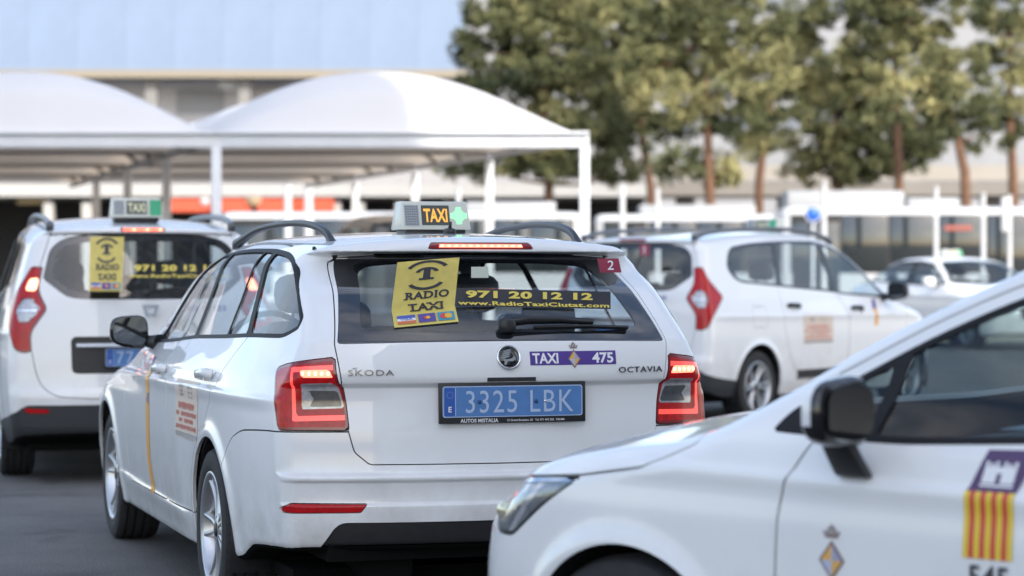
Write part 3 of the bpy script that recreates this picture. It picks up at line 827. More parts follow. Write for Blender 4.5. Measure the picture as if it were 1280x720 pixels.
def plate(root, x, y0, z0, tilt, num, sub, frame_txt=None, two=None, w=.52, h=.11, fr=.012, simple=False, ybar=None, numw=.40, numc=.025):
    """blue taxi number plate in a black frame, facing -x"""
    def pt(off):
        def place(q): return np.stack([x-off-q[:, 1]*0+q[:, 1]*math.tan(tilt), y0-q[:, 0], z0+q[:, 1]], 1), np.tile([-1., 0, 0], (len(q), 1))
        return place
    b = MB(); lo = -.022 if frame_txt else -fr
    vs = []
    for d in (0, .014):
        vs += [(x-d+zz*math.tan(tilt), y0+yy, z0+zz) for yy, zz in ((-w/2-fr, -h/2+lo), (w/2+fr, -h/2+lo), (w/2+fr, h/2+fr), (-w/2-fr, h/2+fr))]
    b.add(vs, [(0, 1, 2, 3), (7, 6, 5, 4), (0, 4, 5, 1), (1, 5, 6, 2), (2, 6, 7, 3), (3, 7, 4, 0)])
    o = b.build('number_plate', BLK, root, bevel=.003)
    R = lambda a, c, d, e: ([(a, d), (c, d), (c, e), (a, e)], [(0, 1, 2), (0, 2, 3)])
    rp = round_poly([(-w/2, -h/2), (w/2, -h/2), (w/2, h/2), (-w/2, h/2)], .010)
    def fan(p): n = len(p); return np.concatenate([[p.mean(0)], p]), [(0, i+1, (i+1) % n+1) for i in range(n)]
    V, T = fan(rp*np.array([.998, .995])); decal('plate_border', V, T, pt(.0150), mat('plate_border', (.45, .55, .75), .4), o)
    V, T = fan(rp*np.array([.985, .94])); decal('plate_field', V, T, pt(.0156), BLUEP, o)
    V, T = R(-w/2+.008, -w/2+.046, -h/2+.006, h/2-.006); decal('country_band', V, T, pt(.0162), BLUED, o)
    V, T = R(-w/2+.046, -w/2+.0485, -h/2+.006, h/2-.006); decal('band_line', V, T, pt(.0166), mat('plate_border', (.45, .55, .75), .4), o)
    lm = mat('plate_letters', (.42, .52, .70), .4)
    if not num: return o
    V, T = text_mesh(num, .0, spacing=1.12); k = .078; sx = numw/(V[:, 0].max()-V[:, 0].min())
    for V, T in split_words(V, T): decal('plate_number', np.stack([V[:, 0]*sx+numc, V[:, 1]*k-.039], 1), T, pt(.0170), lm, o)
    V, T = text_mesh('E', .02); decal('country_letter', V*.020+np.array([-w/2+.027, -.036]), T, pt(.0170), WHT, o)
    a = np.arange(12)*PI/6; qs = []; ts = []
    for t in a:
        n = len(qs); c = (-w/2+.027+.011*math.cos(t), .024+.011*math.sin(t)); qs += [(c[0]-.0014, c[1]-.0014), (c[0]+.0014, c[1]-.0014), (c[0]+.0014, c[1]+.0014), (c[0]-.0014, c[1]+.0014)]; ts += [(n, n+1, n+2), (n, n+2, n+3)]
    decal('country_stars', qs, ts, pt(.0170), mat('star_ink', (.20, .34, .55), .4), o)
    for yy, m in ((-.125, mat('dark_screw', (.02, .07, .2), .5)), (.085, mat('dark_screw', (.02, .07, .2), .5)), (.118, CHROME)) if frame_txt else ():
        b = MB(); b.lathe([(0, -.004), (.006 if m is not CHROME else .004, -.0035), (.008 if m is not CHROME else .005, 0)], (x-.0175, y0-yy, z0-.001), 'x', 12); b.build('plate_screw', m, o)
    if frame_txt:
        V, T = text_mesh(frame_txt, .03); k = .0135; decal('frame_lettering', V*k+np.array([-.125, -h/2-.0185]), T, pt(.0155), mat('frame_white', (.7, .7, .7), .5), o)
        V, T = text_mesh(sub, .02); k = .0075; decal('frame_lettering', V*k+np.array([.085, -h/2-.016]), T, pt(.0155), mat('frame_white', (.7, .7, .7), .5), o)
    return o

def emblem_T(place, cx, cz, s, m, parent):
    """arched double bow over and under a slab T; returns decals"""
    def arc(r0, r1, a0, a1, cy, n=14, fl=1):
        V = []; T = []
        for i in range(n+1):
            a = a0+(a1-a0)*i/n
            V += [(math.cos(a)*r0, cy+fl*math.sin(a)*r0*.62), (math.cos(a)*r1, cy+fl*math.sin(a)*r1*.62)]
        for i in range(n): T += [(2*i, 2*i+1, 2*i+3), (2*i, 2*i+3, 2*i+2)]
        return V, T
    out = []
    for V, T in (arc(.74, .96, .55, PI-.55, .30), arc(.62, .80, .6, PI-.6, -.42, fl=-1), arc(.36, .52, .35, PI-.35, .18)):
        out.append((V, T))
    V = [(-.10, .40), (.10, .40), (.13, -.30), (-.13, -.30), (-.28, -.40), (.28, -.40), (.28, -.27), (-.28, -.27), (-.40, .34), (.40, .34), (.36, .47), (-.36, .47)]
    T = [(0, 1, 2), (0, 2, 3), (4, 5, 6), (4, 6, 7), (8, 9, 10), (8, 10, 11)]
    out.append((V, T))
    V = []; T = []
    for v, t in out: n = len(V); V += [tuple(q) for q in v]; T += [tuple(i+n for i in q) for q in t]
    V = np.array(V)*s
    return decal('radio_emblem', place2(V, cx, cz), T, place, m, parent)
def place2(V, cx, cz): return V+np.array([cx, cz])

def rear_sticker(car, parent, tl, tr, br, bl, off=.0035):
    """yellow RADIO TAXI notice on the rear window; corners given as (y, z) on the glass"""
    pl = car.rear(off); pl2 = car.rear(off+.003); pl3 = car.rear(off+.004)
    tl, tr, br, bl = map(np.array, (tl, tr, br, bl))
    def bi(q):   # q in 0..1 (x from left as seen, y up)
        u, v = q[:, :1], q[:, 1:]; return (1-u)*(1-v)*bl+u*(1-v)*br+u*v*tr+(1-u)*v*tl
    def W(p): return lambda q: p(bi(q))
    g, t = grid2([(0, 0), (1, 0), (1, 1), (0, 1)], .05)
    st = decal('rear_sticker', g, t, W(pl), YEL, parent)
    asp = .66
    emblem_T(W(pl2), 0, 0, 1, INK, st) if False else None
    def put(nm, V, T, cx, cy, sx, sy, m, p=None): return decal(nm, np.asarray(V)*np.array([sx, sy])+np.array([cx, cy]), T, W(p or pl2), m, st)
    # emblem
    out = []
    V, T = [], []
    def arc(r0, r1, a0, cy, fl, n=14, k=.55):
        b = len(V)
        for i in range(n+1):
            a = a0+(PI-2*a0)*i/n
            V.extend([(math.cos(a)*r0, cy+fl*math.sin(a)*r0*k), (math.cos(a)*r1, cy+fl*math.sin(a)*r1*k)])
        for i in range(n): T.extend([(b+2*i, b+2*i+1, b+2*i+3), (b+2*i, b+2*i+3, b+2*i+2)])
    arc(.30, .37, .5, .80-.02, 1); arc(.26, .33, .55, .70, -1); arc(.12, .19, .15, .785, 1, k=.45)
    b = len(V); V += [(-.055, .85), (.055, .85), (.06, .70), (-.06, .70), (-.12, .675), (.12, .675), (.12, .705), (-.12, .705)]; T += [(b, b+1, b+2), (b, b+2, b+3), (b+4, b+5, b+6), (b+4, b+6, b+7)]
    put('sticker_emblem', V, T, .5, 0, 1, 1, INK)
    for tx, cy, ww in (('RADIO', .385, .72), ('TAXI', .205, .56)):
        V, T = text_mesh(tx, .035, True, 1.12); put('sticker_lettering', V, T, .53, cy, ww/(V[:, 0].max()-V[:, 0].min()), .115, INK)
    cards = (((.06, .34), [('x', .62, .97, (.06, .10, .42)), ('x', .35, .62, (.75, .75, .78)), ('x', .03, .35, (.60, .16, .06))], 'VISA'), ((.385, .655), [('x', .03, .97, (.09, .06, .30))], None), ((.69, .955), [('x', .03, .97, (.05, .28, .42))], None))
    for i, ((a, c), bands, tx) in enumerate(cards):
        for _, z0, z1, col in bands:
            q = [(a, .03+.13*z0), (c, .03+.13*z0), (c, .03+.13*z1), (a, .03+.13*z1)]
            decal('card_mark', q, [(0, 1, 2), (0, 2, 3)], W(pl2), mat('card_%d_%d' % (i, int(z0*100)), col, .4), st)
        if tx:
            V, T = text_mesh(tx, .02); put('card_lettering', V, T, (a+c)/2, .082, .20/(V[:, 0].max()*2), .028, BLUED, pl3)
        else:
            aa = np.linspace(0, 2*PI, 17)[:-1]
            for dx, col in ((-.035, (.62, .06, .05)), (.035, (.75, .42, .05))):
                Vc = np.concatenate([[(0, 0)], np.stack([np.cos(aa), np.sin(aa)], 1)]); Tc = [(0, k+1, (k+1) % 16+1) for k in range(16)]
                sc = (.060, .038) if i == 2 else (.035, .022)
                put('card_disc', Vc, Tc, (a+c)/2+dx*(1 if i == 2 else .5), .095, *sc, mat('card_disc_%d%d' % (i, dx > 0), col, .4), pl3 if dx < 0 else car.rear(off+.0042))
    return st

def phone_strip(car, parent, y0, y1, z0, z1, drop=0, band=True, off=.0035):
    """telephone number over web address; y0 left as seen"""
    pl = lambda o: (lambda q: car.rear(off+o)(np.stack([y0+(y1-y0)*q[:, 0], z0+(z1-z0)*q[:, 1]-drop*q[:, 0]], 1)))
    s = None
    if band:
        g, t = grid2([(0, 0), (1, 0), (1, 1), (0, 1)], .05); s = decal('phone_strip', g, t, pl(0), mat('strip_dark', (.032, .033, .040), .3), parent)
    for tx, cy, hh, a, b_ in (('971 20 12 12', .47, .40, .06, .88), ('www.RadioTaxiCiutat.com', .06, .23, .01, .99)):
        V, T = text_mesh(tx, .045 if hh > .3 else .03, tx[0] == '9', 1.08); sx = (b_-a)/(V[:, 0].max()-V[:, 0].min())
        for V, T in split_words(V, T): decal('phone_lettering', V*np.array([sx, hh])+np.array([(a+b_)/2, cy]), T, pl(.002), mat('letter_yellow', (.78, .62, .12), .45), s or parent)

def arms_badge(parent, P, cx, cy, s, tall=1):
    """small quartered diamond of arms under a crown; P places (across, up)"""
    O = np.array([cx, cy]); A = (0, 1.28); B = (.98, 0); Cc = (0, -1.28); D = (-.98, 0)
    decal('arms_diamond', np.array([A, D, Cc, B])*s+O, [(0, 1, 2), (0, 2, 3)], P(0), mat('arms_edge', (.20, .13, .13), .45), parent)
    k = .80
    for q, col in (((A, D), (.70, .38, .07)), ((A, B), (.32, .34, .48)), ((Cc, D), (.42, .48, .66)), ((Cc, B), (.68, .40, .10))):
        decal('arms_quarter', np.array([(0, 0), q[0], q[1]])*k*s+O, [(0, 1, 2)], P(.0008), mat('armsq_%d' % int(col[2]*100+col[0]*10), col, .45), parent)
    decal('arms_quarter', np.array([(-.10, -.75), (.08, -.75), (.12, .75), (-.06, .75)])*s+O, [(0, 1, 2), (0, 2, 3)], P(.0014), mat('armsq_line', (.55, .45, .40), .45), parent)
    V = []; T = []
    def quad(x0, x1, z0, z1, x2=None, x3=None):
        n = len(V); V.extend([(x0, z0), (x1, z0), (x3 if x3 is not None else x1, z1), (x2 if x2 is not None else x0, z1)]); T.extend([(n, n+1, n+2), (n, n+2, n+3)])
    quad(-.50, .50, 1.42, 1.55)
    for i in range(5):
        x = (i-2)*.26; quad(x*.8-.07, x*.8+.07, 1.55, 1.85, x*1.15-.10, x*1.15+.10)
    quad(-.30, .30, 1.95, 2.08); quad(-.12, .12, 2.08, 2.28, -.05, .05); quad(-.28, -.14, 1.85, 1.95); quad(.14, .28, 1.85, 1.95)
    decal('arms_crown', np.array(V)*s+O, T, P(.0006), mat('crown_brown', (.22, .16, .15), .45), parent)
# ---------------------------------------------------------------- the estate taxi in the middle (focus of the picture)
def build_estate():
    root = empty('estate_taxi', (-.322, 9.585, 0), PI/2+.305, 'white estate taxi in the middle with blue plate 3325 LBK', 'taxi')
    car = Car(ESTATE, ax((-1.22, -.5, .013), (-.5, .5, .018), (.5, 3.75, .028)), ax((-1.0, 1.0001, .0155)), ax((.17, .3, .02), (.3, .49, .0125), (.49, .52, .006), (.52, .57, .0125), (.57, .63, .005), (.63, .90, .0125), (.90, .94, .006), (.94, 1.36, .0125), (1.36, 1.46, .007), (1.46, 1.56, .0125)), root)
    arches(car, (-.03, 2.66), .318, .362, None, .50, .89)
    ub = car.cut(lambda M: np.maximum(M[1][:, 2]+.62, M[0][:, 2]-.42), 0); obj_tri('underbody', ub, UND, root)
    # -- glass openings
    dlo = round_poly([(1.88, .985), (1.66, 1.20), (1.38, 1.352), (1.15, 1.388), (.8, 1.402), (.4, 1.406), (0, 1.402), (-.34, 1.385), (-.53, 1.350), (-.69, 1.25), (-.835, 1.15), (-.845, 1.112), (-.74, 1.076), (-.36, 1.070), (.04, 1.055), (.77, 1.034), (1.4, 1.0)], [.01, .1, .1, .1, .1, .1, .1, .1, .08, .05, .03, .03, .05, .1, .1, .1, .1])
    c = dlo.mean(0)
    frames = {}
    for s in (1, -1): frames[s] = car.cut(f_xz(dlo, s), 0)
    rw = round_poly(sym([(0, 1.386), (.3, 1.381), (.525, 1.366), (.612, 1.062), (.3, 1.067), (0, 1.069)])[:-1], [.1, .1, .02, .02, .1, .1, .1, .02, .02, .1, .1])
    rw = round_poly([(0, 1.384), (.3, 1.380), (.527, 1.366), (.612, 1.061), (.3, 1.067), (0, 1.069), (-.3, 1.067), (-.612, 1.061), (-.527, 1.366), (-.3, 1.380)], [.1, .1, .015, .012, .1, .1, .1, .012, .015, .1])
    rg = car.cut(f_yz(rw, -.3), .002)
    ws = [(0, 1.392), (.45, 1.375), (.60, 1.34), (.745, 1.02), (.4, .99), (0, .985), (-.4, .99), (-.745, 1.02), (-.60, 1.34), (-.45, 1.375)]
    wg = car.cut(f_yz(round_poly(ws, .04), None, 1.2), 0); wsc = obj_tri('windscreen', wg, GL_SCREEN, root)
    lin = clip(car.M, np.maximum(.36-car.M[0][:, 2], -np.maximum(1.372-car.M[0][:, 2], car.M[0][:, 0]+.56))); obj_tri('cabin_lining', lin, LINING, root, off=-.03)
    inner = round_poly([(0, 1.352), (.3, 1.350), (.452, 1.338), (.530, 1.108), (.3, 1.100), (0, 1.099), (-.3, 1.100), (-.530, 1.108), (-.452, 1.338), (-.3, 1.350)], [.1, .1, .05, .05, .1, .1, .1, .05, .05, .1])
    gi, go = split(rg, sdf_poly(rg[0][:, 1], rg[0][:, 2], inner))
    # -- tail lamps
    for s in (1, -1):
        lp = round_poly([(.733, 1.016), (.677, .758), (1.012, .758), (1.10, .972), (1.0, .99), (.85, 1.005)], [.006, .008, .02, .03, .02, .02])
        M = car.cut(f_wrap(lp, s, -1.1, -.55), .004)
        u = lambda Q: s*Q[0][:, 1]+Q[0][:, 0]+1.1
        base = MATS['red_lens']
        bar, M = split(M, sdf_poly(u(M), M[0][:, 2], round_poly([(.755, .972), (.735, .944), (.875, .944), (.89, .970)], .008)))
        clr, M = split(M, sdf_poly(u(M), M[0][:, 2], round_poly([(.736, .925), (.703, .836), (.890, .832), (.892, .922)], .008)))
        dk, clr = split(clr, sdf_poly(u(clr), clr[0][:, 2], [(.735, .897), (.712, .842), (.862, .840), (.835, .870), (.868, .897)]))
        edge, M = split(M, -np.minimum(np.minimum(.0, 0), 0)*0-(sdf_poly(u(M), M[0][:, 2], lp)+.012))
        cc, M = split(M, np.abs(sdf_poly(u(M), M[0][:, 2], [(.70, .985), (.660, .80), (.925, .795), (.94, .975)])+.004)-.009)
        lamp = obj_tri('tail_lamp', M, REDON, root, rim=.012)
        obj_tri('lamp_edge', edge, REDD, lamp, rim=.012, off=.0005); obj_tri('light_bar', bar, REDLIT, lamp)
        obj_tri('light_guide', cc, mat('light_guide_red', (.75, .04, .04), .2, coat=.5, emit=(1, .07, .05), es=.5), lamp); obj_tri('reversing_lens', clr, CLEARL, lamp); obj_tri('reversing_lens', dk, DARKL, lamp)
        # glowing points inside the bar
        for k in range(5):
            uu = .765+.025*k; z = .958
            P = np.array([(-.9, s*(.648+.021*k), z)]); P = hit(car.F, P, 0, -1, .6); b = MB(); b.blob((P[0][0]-.0003, P[0][1], z), (.002, .007, .0075), 2, 10, 6); b.build('light_point', REDHOT, lamp)
        q = [(x, z) for x in np.linspace(.715, .89, 7) for z in (.878,)]
    # -- tailgate
    tg = round_poly([(0, 1.378), (.40, 1.3775), (.548, 1.372), (.622, 1.06), (.615, 1.008), (.577, .757), (.557, .682), (.505, .638), (0, .636), (-.505, .638), (-.557, .682), (-.577, .757), (-.615, 1.008), (-.622, 1.06), (-.548, 1.372), (-.40, 1.3775)], .010)
    T = car.cut(f_yz(tg, -.578), .004)
    bl = car.cut(f_yz(round_poly([(-.203, 1.397), (-.19, 1.421), (.19, 1.421), (.203, 1.397)], .006), -.5), .003)
    tail = obj_tri('tailgate', T, PAINT, root, rim=.014)
    b1, b0 = split(bl, np.maximum(np.abs(bl[0][:, 1])-.165, np.abs(bl[0][:, 2]-1.409)-.006))
    br = obj_tri('brake_light', b0, REDD, root, rim=.01); lb = obj_tri('light_bar', b1, REDLIT, br)
    for k in range(12):
        y = -.15+.3*k/11; P = hit(car.F, np.array([(-.65, y, 1.409)]), 0, -1, .6); b = MB(); b.blob((P[0][0]-.001, y, 1.409), (.003, .007, .004), 2, 8, 5); b.build('light_point', REDHOT, br)
    frit = obj_tri('rear_window', go, mat('black_glass_border', (.012, .013, .016), .05, coat=1), root, rim=.01, off=-.002)
    pane = obj_tri('pane', gi, GL_REAR, frit, off=-.002)
    # demister lines are too fine to see; wiper
    P = lambda y, z, o=.02: (lambda r: tuple(r[0][0]+r[1][0]*o))(car.rear(0)(np.array([(y, z)])))
    b = MB(); b.sweep([P(.02, 1.112, .03), P(-.08, 1.118, .034), P(-.20, 1.120, .03), P(-.33, 1.118, .022)], lambda i: [(-.010, -.019+.004*i), (.010, -.019+.004*i), (.007, .012-.002*i), (-.007, .014-.002*i)], True, up=(-.8, 0, .6))
    b.blob(P(.0, 1.108, .02), (.022, .032, .026), 3, 12, 8)
    wp = b.build('rear_wiper', BLK, root); b = MB(); b.sweep([P(-.10, 1.106, .010), P(-.3, 1.108, .012), P(-.47, 1.103, .010)], [(-.004, -.008), (.004, -.008), (.004, .008), (-.004, .008)], up=(-.8, 0, .6)); b.build('wiper_blade', BLK, wp)
    # -- rear bumper
    bf = lambda M: np.maximum(np.maximum(sdf_poly(M[0][:, 0], M[0][:, 2], round_poly([(-1.4, .1), (-.1, .1), (-.30, .60), (-.335, .655), (-.42, .705), (-.55, .738), (-.80, .752), (-1.4, .756)], [0, 0, .05, .03, .04, .05, .1, 0])), -9), -9)
    B = car.cut(bf, .005)
    for s in (1, -1):
        rf = round_poly([(s*.805, .489), (s*.775, .507), (s*.522, .505), (s*.545, .474), (s*.80, .472)], .004)
        r, B = split(B, np.maximum(sdf_poly(B[0][:, 1], B[0][:, 2], rf), B[0][:, 0]+.7), .003)
        r_ = obj_tri('rear_reflector', r, RED, root, rim=.008, off=-.002); r_['label'] = 'red reflector in the rear bumper'
    df, B = split(B, np.maximum(sdf_poly(B[0][:, 1], B[0][:, 2], round_poly([(-.62, .437), (.62, .437), (.70, .31), (.71, .1), (-.71, .1), (-.70, .31)], [.03, .03, .01, 0, 0, .01])), B[0][:, 0]+.8), .004)
    bump = obj_tri('rear_bumper', B, PAINT, root, rim=.014); obj_tri('bumper_diffuser', df, BLK, bump, rim=.01, off=-.006)
    # -- doors
    fd = round_poly([(.925, .35), (.925, .66), (.89, .88), (.83, 1.02), (.81, 1.06), (1.6, 1.02), (1.93, .99), (2.06, .93), (2.09, .80), (2.04, .5), (1.98, .35)], [.03, .05, .05, .02, 0, 0, .02, .03, .08, .05, .03])
    rd = round_poly([(.918, .35), (.918, .66), (.883, .88), (.823, 1.02), (.80, 1.06), (0, 1.08), (-.35, 1.085), (-.13, .93), (0, .80), (.14, .672), (.27, .52), (.315, .37), (.33, .35)], [.03, .05, .05, .05, 0, 0, .03, .05, .05, .03, .03, .02, .02])
    for s in (1, -1):
        Mf = car.cut(f_door(fd, dlo, s, .018, .845, 1.95), .005); Mr = car.cut(f_door(rd, dlo, s, .018, -.20, .838), .005)
        fr = frames[s]; X, Z = fr[0][:, 0], fr[0][:, 2]
        inn = -(sdf_poly(X, Z, dlo)+.015)
        # glass areas: front door, rear door, rear quarter light, rear side window
        bpl = lambda x, z, x0, x1, z0=1.04, z1=1.39: x-(x0+(x1-x0)*(z-z0)/(z1-z0))
        dB = bpl(X, Z, .775, .905); dC = bpl(X, Z, .04, .135); dD = bpl(X, Z, -.36, -.06)
        areas = [np.maximum(.036-dB, -inn), np.maximum(np.maximum(dB+.034, .012-dC), -inn), np.maximum(np.maximum(dC+.012, .030-dD), -inn), np.maximum(dD+.034, -inn)]
        allg = np.minimum.reduce(areas)
        door = obj_tri('front_door', Mf, PAINT, root, rim=.014); rdoor = obj_tri('rear_door', Mr, PAINT, root, rim=.014)
        tr = clip(fr, -allg); trim = obj_tri('window_surround', tr, TRIM, root, rim=.004, off=.001)
        for k, (a, p) in enumerate(zip(areas, (door, rdoor, rdoor, root))): obj_tri('side_window', clip(fr, a), GL_SIDE, p, off=-.004, rim=.003)
        hd = mat('handle_white', (.76, .765, .77), .25, coat=.8)
        handle(door, car, 1.075, .892, s, hd); handle(rdoor, car, .10, .908, s, hd)
        # mirror
        mirror(door, (1.83, s*.922, 1.037), s, GLOSSBLK, (1.79, s*.79, .985), (.05, .088, .074))
        # orange band and notices on the doors
        e = -s
        for off_, poly, m in ((.0012, [(1.50, .888), (1.40, .888), (1.36, .80), (1.34, .70), (1.335, .60), (1.345, .50), (1.30, .40), (1.27, .345), (1.37, .345), (1.40, .42), (1.43, .5), (1.425, .60), (1.435, .70), (1.46, .80)], ORA),):
            g, t = grid2(poly, .02); decal('orange_band', g, t, car.side(s, off_), m, door)
        g, t = grid2([(1.50, .935), (1.43, .935), (1.405, .885), (1.475, .885)], .02); decal('purple_band', g, t, car.side(s, .0012), PURP, door)
        V, T = text_mesh('475', .03); decal('door_number', V*np.array([-.036*s, .045])*1.0+np.array([1.385, .735]), T, car.side(s, .0022), mat('decal_blue', (.12, .22, .45), .4), door)
        notice(car, rdoor, s, .215, .655, .875, .64)
    # -- bonnet, head lamps, grille
    bn = car.cut(f_xy(round_poly([(2.40, -.70), (2.36, -.4), (2.33, 0), (2.36, .4), (2.40, .70), (3.05, .70), (3.36, .5), (3.42, 0), (3.36, -.5), (3.05, -.70)], .08), .6), .005)
    obj_tri('bonnet', bn, PAINT, root, rim=.012)
    for s in (1, -1):
        h = car.cut(lambda M: np.maximum(np.maximum(sdf_poly(s*M[0][:, 1], M[0][:, 2], round_poly([(.42, .70), (.45, .60), (.80, .62), (.88, .76), (.80, .76)], .02)), 2.9-M[0][:, 0]), -9), .005); obj_tri('head_lamp', h, CLEARL, root, rim=.01)
    gr = car.cut(lambda M: np.maximum(sdf_poly(M[0][:, 1], M[0][:, 2], round_poly([(-.40, .70), (.40, .70), (.34, .50), (-.34, .50)], .03)), 3.0-M[0][:, 0]), .005); obj_tri('grille', gr, BLK, root, rim=.01, off=-.01)
    # fuel flap on the right rear wing
    ff = car.cut(f_xz(round_poly([(-.42, .98), (-.60, .99), (-.61, .85), (-.43, .84)], .02), -1), .004); obj_tri('fuel_flap', ff, PAINT, root, rim=.01)
    obj_tri('body', car.M, PAINT, root, rim=.014)
    b = MB(); b.box((1.2, 0, .22), (3.9, 1.44, .05)); b.box((-.75, 0, .36), (.5, 1.3, .12)); b.tube([(-.95, .42, .27), (-.2, .42, .27)], .09, 14); b.build('chassis', UND, root)
    for x, st in ((0, 0), (2.68, .0)):
        for s in (1, -1): wheel(root, x, s*.778, .317, s, .317, .222, 'a')
    seats(root, 1.05, .12, .50, 1.4); cabin(root, 1.72, 1.0, 2.2, .68, -.9, 2.3, 1.45)
    b = MB(); b.box((-.55, 0, .88), (.55, 1.2, .02)); b.build('parcel_cover', LINING, root)
    # -- badges and lettering on the tailgate
    pr = lambda o: (lambda q: car.rear(.001+o)(np.stack([-q[:, 0], q[:, 1]], 1)))   # across as seen, up
    a = np.linspace(0, 2*PI, 33)[:-1]
    Ec = (-.010, 1.010)
    P, N = pr(0)(np.array([Ec])); nrm = Vector(N[0]); q0 = nrm.to_track_quat('Z', 'Y')
    b = MB(); b.lathe([(.035, 0), (.038, .005), (.040, .008), (.0435, .008), (.0455, .003), (.0455, 0)], axis='z', n=36); em = b.build('badge', CHROME, root)
    em.location = P[0]; em.rotation_mode = 'QUATERNION'; em.rotation_quaternion = q0
    b = MB(); b.lathe([(0, .003), (.034, .003), (.0345, .002)], axis='z', n=36); b.build('badge_field', GLOSSBLK, em)
    # winged arrow: feathers and shaft
    M2 = q0.to_matrix(); iv = M2.inverted(); ex = iv @ Vector((0, -1, 0)); ey = iv @ Vector((0, 0, 1)); ex.z = 0; ey.z = 0; ex.normalize(); ey.normalize()
    b = MB()
    def shp(pts, h=.0062):
        n = len(pts); top = [ex*p[0]+ey*p[1]+Vector((0, 0, h)) for p in pts]; bot = [ex*p[0]+ey*p[1]+Vector((0, 0, .003)) for p in pts]
        b.add(top+bot, [tuple(range(n))]+[(i, i+n, (i+1) % n+n, (i+1) % n) for i in range(n)])
    for k in range(4): shp([tuple(1.2*np.array(q)) for q in ((-.028+.002*k, -.005+.0062*k), (-.004+.003*k, -.001+.0065*k), (.006+.001*k, .004+.006*k), (.0, .0045+.0062*k), (-.024+.004*k, .000+.0065*k))])
    shp([tuple(1.2*np.array(q)) for q in ((-.022, -.008), (.010, -.004), (.016, .004), (.020, -.006), (.010, -.013), (-.004, -.012), (-.010, -.024), (-.016, -.022), (-.014, -.012))])
    b.build('badge_figure', CHROME, em)
    for tx, x0, x1, z, h, m in (('SKODA', -.581, -.424, .951, .020, None), ('OCTAVIA', .412, .592, .951, .020, None)):
        V, T = text_mesh(tx, .0, spacing=1.15); sx = (x1-x0)/(V[:, 0].max()-V[:, 0].min())
        L = decal('model_lettering', V*np.array([sx, h])+np.array([(x0+x1)/2, z]), T, pr(.004), mat('lettering_chrome', (.16, .165, .18), .25, .9), tail, thick=.004)
        if tx == 'SKODA': decal('model_lettering', np.array([(-.568, .975), (-.561, .979), (-.557, .975), (-.553, .979), (-.549, .979), (-.557, .9725), (-.565, .979)]), [(0, 1, 5), (1, 2, 5), (2, 3, 5), (3, 4, 5)], pr(.003), mat('lettering_chrome', (.16, .165, .18), .25, .9), tail)
    # purple TAXI 475 strip
    g, t = grid2([(.070, .981), (.403, .981), (.403, 1.030), (.070, 1.030)], .02); ts = decal('taxi_strip', g, t, pr(0), PURP, tail)
    for tx, cx, ww in (('TAXI', .128, .098), ('475', .350, .084)):
        V, T = text_mesh(tx, .03); sx = ww/(V[:, 0].max()-V[:, 0].min()); decal('strip_lettering', V*np.array([sx, .037])+np.array([cx, .987]), T, pr(.0008), WHT, ts)
    arms_badge(ts, lambda o: pr(.0012+o), .238, 1.002, .026)
    plate(root, -1.058, -.004, .856, .02, '3325 LBK', 'C/ Gremi Boneters, 25   Tel. 971 432 525   PALMA', 'AUTOS MISTALIA')
    b = MB(); b.sweep([(-1.058, -.09, .934), (-1.058, .09, .934)], [(-.012, -.008), (.010, -.008), (.010, .006), (-.012, .006)]); b.build('tailgate_release', BLK, tail)
    # -- notices on the rear window
    rear_sticker(car, frit, (.374, 1.345), (.144, 1.366), (.168, 1.134), (.404, 1.114))
    phone_strip(car, frit, .156, -.432, 1.188, 1.252, .014)
    g, t = grid2([(.378, 1.362), (.462, 1.362), (.475, 1.308), (.392, 1.308)], .02); r2 = decal('number_sticker', g, t, pr(.002), mat('sticker_red', (.28, .03, .06), .4), frit)
    V, T = text_mesh('2', .01); decal('sticker_lettering', V*np.array([.038, .036])+np.array([.432, 1.317]), T, pr(.003), WHT, r2)
    g, t = grid2([(-.10, 1.33), (-.035, 1.33), (-.035, 1.29), (-.10, 1.29)], .02); decal('small_sticker', g, t, pr(.001), mat('pale_paper', (.55, .58, .48), .5), frit)
    roof_sign(root, 0, 0, 1.478, .285, .112, 'lit')
    b = MB(); b.blob((-.27, 0, 1.468), (.045, .022, .014), 2.6, 16, 8); b.tube([(-.27, 0, 1.47), (-.285, 0, 1.505)], [.009, .005], 8); b.build('antenna', BLK, root)
    roof_rails(root, [(-.38, .488, 1.415), (-.31, .492, 1.458), (-.17, .50, 1.486), (.05, .508, 1.502), (.4, .52, 1.505), (.85, .532, 1.486), (1.25, .54, 1.43)], .022, .025)
    return root

